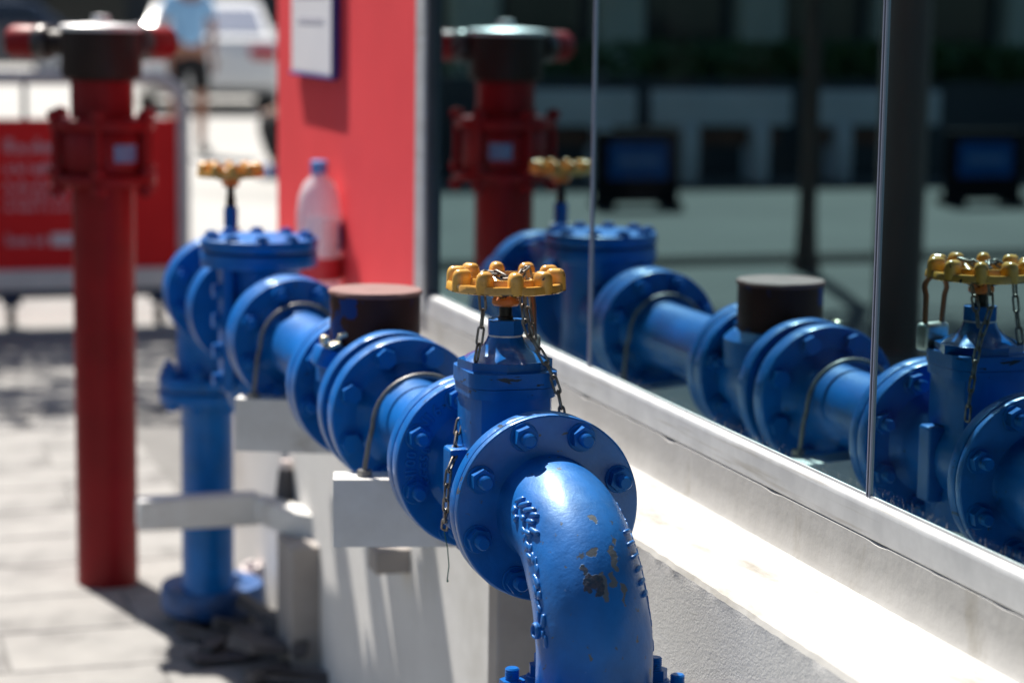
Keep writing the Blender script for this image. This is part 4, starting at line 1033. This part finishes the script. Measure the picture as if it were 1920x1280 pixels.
def standing_person(label, loc, rz):
    p = thing("person", label, "person", loc, None, rz)
    # local frame: faces -Y
    V = [(0, 0, .95), (0, 0, 1.12), (0, .01, 1.28), (0, .01, 1.42), (0, 0, 1.50), (0, -.01, 1.57),
         (.10, 0, .90), (.115, -.02, .50), (.12, .03, .10), (.125, -.10, .035),
         (-.10, 0, .90), (-.14, -.05, .50), (-.15, .02, .10), (-.155, -.11, .035),
         (.17, .01, 1.40), (.23, .02, 1.14), (.21, -.08, .90),
         (-.17, .01, 1.40), (-.24, .02, 1.14), (-.22, -.08, .90)]
    E = [(0, 1), (1, 2), (2, 3), (3, 4), (4, 5), (0, 6), (6, 7), (7, 8), (8, 9), (0, 10), (10, 11), (11, 12), (12, 13), (3, 14), (14, 15), (15, 16), (3, 17), (17, 18), (18, 19)]
    rr = [(.15, .11), (.135, .10), (.155, .11), (.13, .09), .055, .055, .088, .058, .038, .035, .088, .058, .038, .035, .052, .042, .03, .052, .042, .03]
    skinned("body", V, E, rr, M_skin, p)
    ellips("head", (0, -.02, 1.66), (.077, .095, .115), M_skin, p, lambda q: Vector((q.x*(1-.18*max(0, -q.z)), q.y, q.z)))
    ellips("nose", (0, -.118, 1.65), (.012, .018, .02), M_skin, p)
    for s in (-1, 1):
        ellips("eye", (s*.03, -.105, 1.672), (.012, .008, .007), M_paper, p); ellips("ear", (s*.078, -.01, 1.655), (.012, .022, .032), M_skin, p)
    ellips("mouth", (0, -.108, 1.612), (.022, .008, .006), M_tail, p)
    ellips("hair", (0, .004, 1.69), (.084, .098, .105), M_hair, p, lambda q: Vector((q.x, q.y if q.y > -.75 else -.75, q.z if q.z > -.55 or q.y > 0.2 else -.1)))
    skinned("shirt", [(0, 0, .93), (0, 0, 1.12), (0, .01, 1.28), (0, .01, 1.42), (.17, .01, 1.405), (.215, .02, 1.22), (-.17, .01, 1.405), (-.215, .02, 1.22), (0, 0, 1.48)],
            [(0, 1), (1, 2), (2, 3), (3, 4), (4, 5), (3, 6), (6, 7), (3, 8)], [(.17, .13), (.155, .12), (.17, .125), (.145, .105), .068, .062, .068, .062, .065], M_shirt, p)
    skinned("shorts", [(0, 0, .97), (0, 0, .90), (.10, -.005, .82), (.115, -.02, .56), (-.10, -.005, .82), (-.135, -.045, .56)], [(0, 1), (1, 2), (2, 3), (1, 4), (4, 5)],
            [(.165, .125), (.165, .125), .105, .085, .105, .085], M_shorts, p)
    for s, y0 in ((1, -.05), (-1, -.06)):
        skinned("shoe", [(s*.125-.0, .06, .045), (s*.125, -.02, .05), (s*.13, -.16, .038)], [(0, 1), (1, 2)], [.042, .05, .042], M_shoe, p)
        hand(p, (s*.215, -.085, .89), (0, -.15, -1), M_skin, s)
    return p
standing_person("person standing in light blue shirt, black shorts and bare legs before the white car", (2.21, 20.8, 0), R(8))
def seated_person(label, loc, rz):
    p = thing("person", label, "person", loc, None, rz)
    # faces -X, hips on a step at z .40
    V = [(0, 0, .44), (.03, 0, .62), (.03, 0, .80), (.0, 0, .93), (-.02, 0, 1.0), (-.03, 0, 1.06),
         (-.05, -.10, .44), (-.44, -.11, .44), (-.36, -.11, .09), (-.47, -.11, .035), (-.05, .10, .44), (-.45, .12, .45), (-.34, .12, .09), (-.45, .12, .035),
         (.0, -.17, .91), (-.06, -.22, .66), (-.28, -.15, .55), (.0, .17, .91), (-.06, .22, .66), (-.28, .15, .55)]
    E = [(0, 1), (1, 2), (2, 3), (3, 4), (4, 5), (0, 6), (6, 7), (7, 8), (8, 9), (0, 10), (10, 11), (11, 12), (12, 13), (3, 14), (14, 15), (15, 16), (3, 17), (17, 18), (18, 19)]
    rr = [(.12, .15), (.11, .14), (.11, .15), (.09, .13), .055, .055, .085, .06, .04, .035, .085, .06, .04, .035, .05, .042, .03, .05, .042, .03]
    skinned("body", V, E, rr, M_skin, p)
    ellips("head", (-.05, 0, 1.16), (.095, .077, .115), M_skin, p); ellips("hair", (-.035, 0, 1.19), (.098, .084, .105), M_hair, p, lambda q: Vector((max(q.x, -.7), q.y, q.z if q.z > -.5 or q.x > .2 else -.1)))
    ellips("nose", (-.148, 0, 1.15), (.018, .012, .02), M_skin, p)
    skinned("shirt", [(0, 0, .48), (.03, 0, .62), (.03, 0, .80), (.0, 0, .93), (.0, -.17, .91), (-.03, -.20, .76), (.0, .17, .91), (-.03, .20, .76)], [(0, 1), (1, 2), (2, 3), (3, 4), (4, 5), (3, 6), (6, 7)], [(.14, .17), (.13, .16), (.13, .165), (.105, .14), .066, .06, .066, .06], M_paper, p)
    skinned("trousers", [(.02, 0, .47), (-.06, -.10, .445), (-.44, -.11, .445), (-.365, -.11, .14), (-.06, .10, .445), (-.45, .12, .455), (-.345, .12, .14)], [(0, 1), (1, 2), (2, 3), (0, 4), (4, 5), (5, 6)], [(.14, .165), .10, .078, .062, .10, .078, .062], M_shorts, p)
    for y in (-.11, .12):
        skinned("shoe", [(-.33, y, .05), (-.40, y, .055), (-.53, y, .04)], [(0, 1), (1, 2)], [.045, .05, .042], M_shoeblue, p)
    for s in (-1, 1): hand(p, (-.29, s*.15, .545), (-1, 0, -.25), M_skin, s)
    return p
seated_person("person seated beyond the red wall, only a black-trousered knee and blue shoe showing", (2.80, 17.9, 0), 0)
bm = BM(); box(bm, (3.15, 17.9, .19), (1.1, 1.6, .38), .02); o = obj("low_step", bm, M_conc); tag(o, "low concrete step beyond the red wall that the seated person rests on", "step")

# ------------------------------------------------------------------ across the street (seen in the glass)
bm = BM(); lathe(bm, [(.13, 0), (.125, .012), (.098, .02), (.096, 3.6)], (-3.04, 8.25, 0), n=40); o = obj("street_column", bm, M_pillar); tag(o, "round brown steel column on the pavement, thickest upright reflected in the glass", "column")
# street tree
def leaf_crown(name, parent, c, rad, n, size, m, seed, flat=1.0):
    rn = random.Random(seed); verts, faces = [], []
    clumps = [(Vector((rn.uniform(-1, 1), rn.uniform(-1, 1), rn.uniform(-1, 1))), rn.uniform(.28, .5)) for _ in range(26)]
    clumps = [(v*(.8 if v.length > 1 else 1), r) for v, r in clumps if v.length < 1.15]
    for i in range(n):
        cv, cr = rn.choice(clumps); d = Vector((rn.gauss(0, 1), rn.gauss(0, 1), rn.gauss(0, 1))).normalized()*cr*rn.random()**.4
        q = cv+d; p = Vector((c[0]+q.x*rad[0], c[1]+q.y*rad[1], c[2]+q.z*rad[2]))
        nrm = Vector((rn.gauss(0, 1), rn.gauss(0, 1), rn.gauss(.6, 1))).normalized(); u = nrm.orthogonal().normalized(); w = nrm.cross(u); s = size*rn.uniform(.6, 1.3)
        b = len(verts); verts += [p-u*s, p+w*s*.5, p+u*s, p-w*s*.5]; faces.append((b, b+1, b+2, b+3))
    me = bpy.data.meshes.new(name); me.from_pydata([tuple(v) for v in verts], [], faces); me.materials.append(m)
    o = bpy.data.objects.new(name, me); C.objects.link(o)
    if parent: o.parent = parent; me.transform(Matrix.Translation(-worldpos(parent)))
    return o
tr = thing("street_tree", "slim dark street tree trunk on the road edge seen in the glass", "tree", (-3.92, 11.06, 0))
bm = BM(); tube(bm, [(-3.92, 11.06, .3), (-3.92, 11.06, 1.2), (-3.90, 11.05, 2.2), (-3.7, 11.0, 3.0), (-3.3, 10.9, 3.7)], [.05, .048, .046, .04, .02], 14); obj("trunk", bm, M_bark, tr, 60)
for a, b_ in (((-3.90, 11.05, 2.2), (-2.5, 10.9, 3.2)), ((-3.9, 11.05, 2.0), (-4.9, 11.4, 3.2)), ((-3.7, 11, 2.9), (-1.5, 11.0, 3.6)), ((-3.8, 11, 2.5), (-3.4, 12, 3.6))):
    bm = BM(); a, b_ = Vector(a), Vector(b_); tube(bm, [a, a.lerp(b_, .5)+Vector((0, 0, .12)), b_], [.035, .025, .01], 8); obj("limb", bm, M_bark, tr, 60)
leaf_crown("crown", tr, (-2.4, 10.9, 3.6), (2.5, 1.05, .6), 9000, .046, M_leaf, 4)
bm = BM(); lathe(bm, [(.078, 0), (.075, .03), (.06, .10), (.05, .30)], (-3.92, 11.06, 0), n=20); obj("root_flare", bm, M_bark, tr, 50)
# two sign stands
def sign_stand(x0, x1, y, label):
    s = thing("sign_stand", label, "sign", ((x0+x1)/2, y, 0), "black sign stands with blue panels")
    xm, w = (x0+x1)/2, x1-x0
    bm = BM(); box(bm, (xm, y, .29), (w, .05, .50), .012); obj("stand", bm, M_black, s)
    bm = BM(); box(bm, (xm+.0, y-.029, .335), (w*.70, .010, .25), .003); obj("sign_panel", bm, M_bsign, s)
    bm = BM()
    for k in range(9): box(bm, (xm-w*.22+w*.055*k, y-.0355, .335), (w*.03, .003, .05))
    obj("panel_print", bm, M_bsign2, s, 0)
    for q in (-1, 1):
        bm = BM(); box(bm, (xm+q*w*.40, y, .03), (.08, .34, .06), .01); obj("foot", bm, M_black, s)
sign_stand(-4.645, -4.03, 14.8, "low black sign stand with blue panel, nearer the red standpipe's reflection")
sign_stand(-7.26, -6.64, 14.7, "low black sign stand with blue panel at the picture's far right edge in the glass")
# white barricades with legs
for i in range(5):
    x0 = -3.9-1.32*i
    if i == 3: continue
    b_ = thing("barricade", ["white barricade standing behind the first blue-panelled sign stand", "white barricade beside the slim tree trunk in the reflection", "white barricade half hidden by the brown column in the reflection", "", "white barricade behind the second blue-panelled sign stand"][i], "barricade", (x0-.6, 16.9, 0), "white barricades on the far kerb")
    bm = BM(); box(bm, (x0-.6, 16.9, .60), (1.18, .09, .28), .02); obj("rail_board", bm, M_conc, b_)
    for q in (-.30, .30):
        bm = BM(); box(bm, (x0-.6+q, 16.9, .24), (.13, .30, .46), .03); obj("leg", bm, M_conc, b_)
    bm = BM(); box(bm, (x0-.6, 16.92, .37), (1.0, .04, .13), .008); obj("lower_board", bm, M_orangebr, b_)
# hedge in a dark planter, building with stone columns behind
hp = thing("hedge", "long clipped green hedge growing in a dark planter across the street", "hedge", (-8, 18.2, 0))
bm = BM(); box(bm, (-8.6, 18.2, .40), (11, .5, .80), .02); obj("planter_box", bm, M_facade, hp)
leaf_crown("foliage", hp, (-8.6, 18.2, .95), (6.2, .30, .22), 9000, .05, M_leaf, 9)
bm = BM(); bmesh.ops.create_icosphere(bm, subdivisions=2, radius=.12, matrix=Matrix.Translation((-7.95, 18.0, 1.18)))
for v in bm.verts: v.co += Vector((noise.noise(v.co*9), noise.noise(v.co*9+Vector((3, 0, 0))), noise.noise(v.co*9+Vector((0, 5, 0)))))*.07
o = obj("flower_clump", bm, M_magenta, hp); 
fb = thing("arcade_building", "dark arcade building with pale stone columns reflected above the hedge", "building", (-12, 22, 0))
bm = BM(); box(bm, (-14.5, 24.5, 3.5), (22, 7, 7), .02); obj("wall", bm, M_facade, fb)
for k in range(11):
    x = -4.9-1.45*k
    bm = BM(); box(bm, (x, 20.85, 1.6), (.46, .30, 3.2), .03); box(bm, (x, 20.85, .1), (.58, .42, .2), .03); obj("column", bm, M_stone, fb)
    bm = BM(); box(bm, (x-.725, 20.99, 1.7), (.86, .04, 2.2), .01); w_ = obj("window", bm, M_facade, fb)
    bm = BM(); box(bm, (x-.725, 20.965, 1.7), (.74, .02, 2.06)); obj("window_glass", bm, M_winglass, w_, 0)
bm = BM(); box(bm, (-12.3, 20.6, 3.5), (17.5, 1.0, .5), .03); obj("canopy", bm, M_facade, fb)
# far buildings behind the cars
def far_building(label, x0, x1, y, h, m):
    f = thing("far_building", label, "building", ((x0+x1)/2, y, 0))
    bm = BM(); box(bm, ((x0+x1)/2, y+5, h/2), (x1-x0, 10, h), .03); obj("wall", bm, m, f)
    n = int((x1-x0)/3)
    for k in range(n):
        x = x0+(k+.5)*(x1-x0)/n
        bm = BM(); box(bm, (x, y-.02, 1.35), (2.3, .10, 2.5), .02); w_ = obj("shopfront", bm, M_facade, f)
        bm = BM(); box(bm, (x, y-.08, 1.4), (2.1, .03, 2.2)); obj("shop_glass", bm, M_winglass, w_, 0)
far_building("dark glazed building behind the white car", 4.5, 30, 62, 9, M_facade)
far_building("grey shop row far behind the dark cars", -12, 4.2, 60, 7, M_facade2)
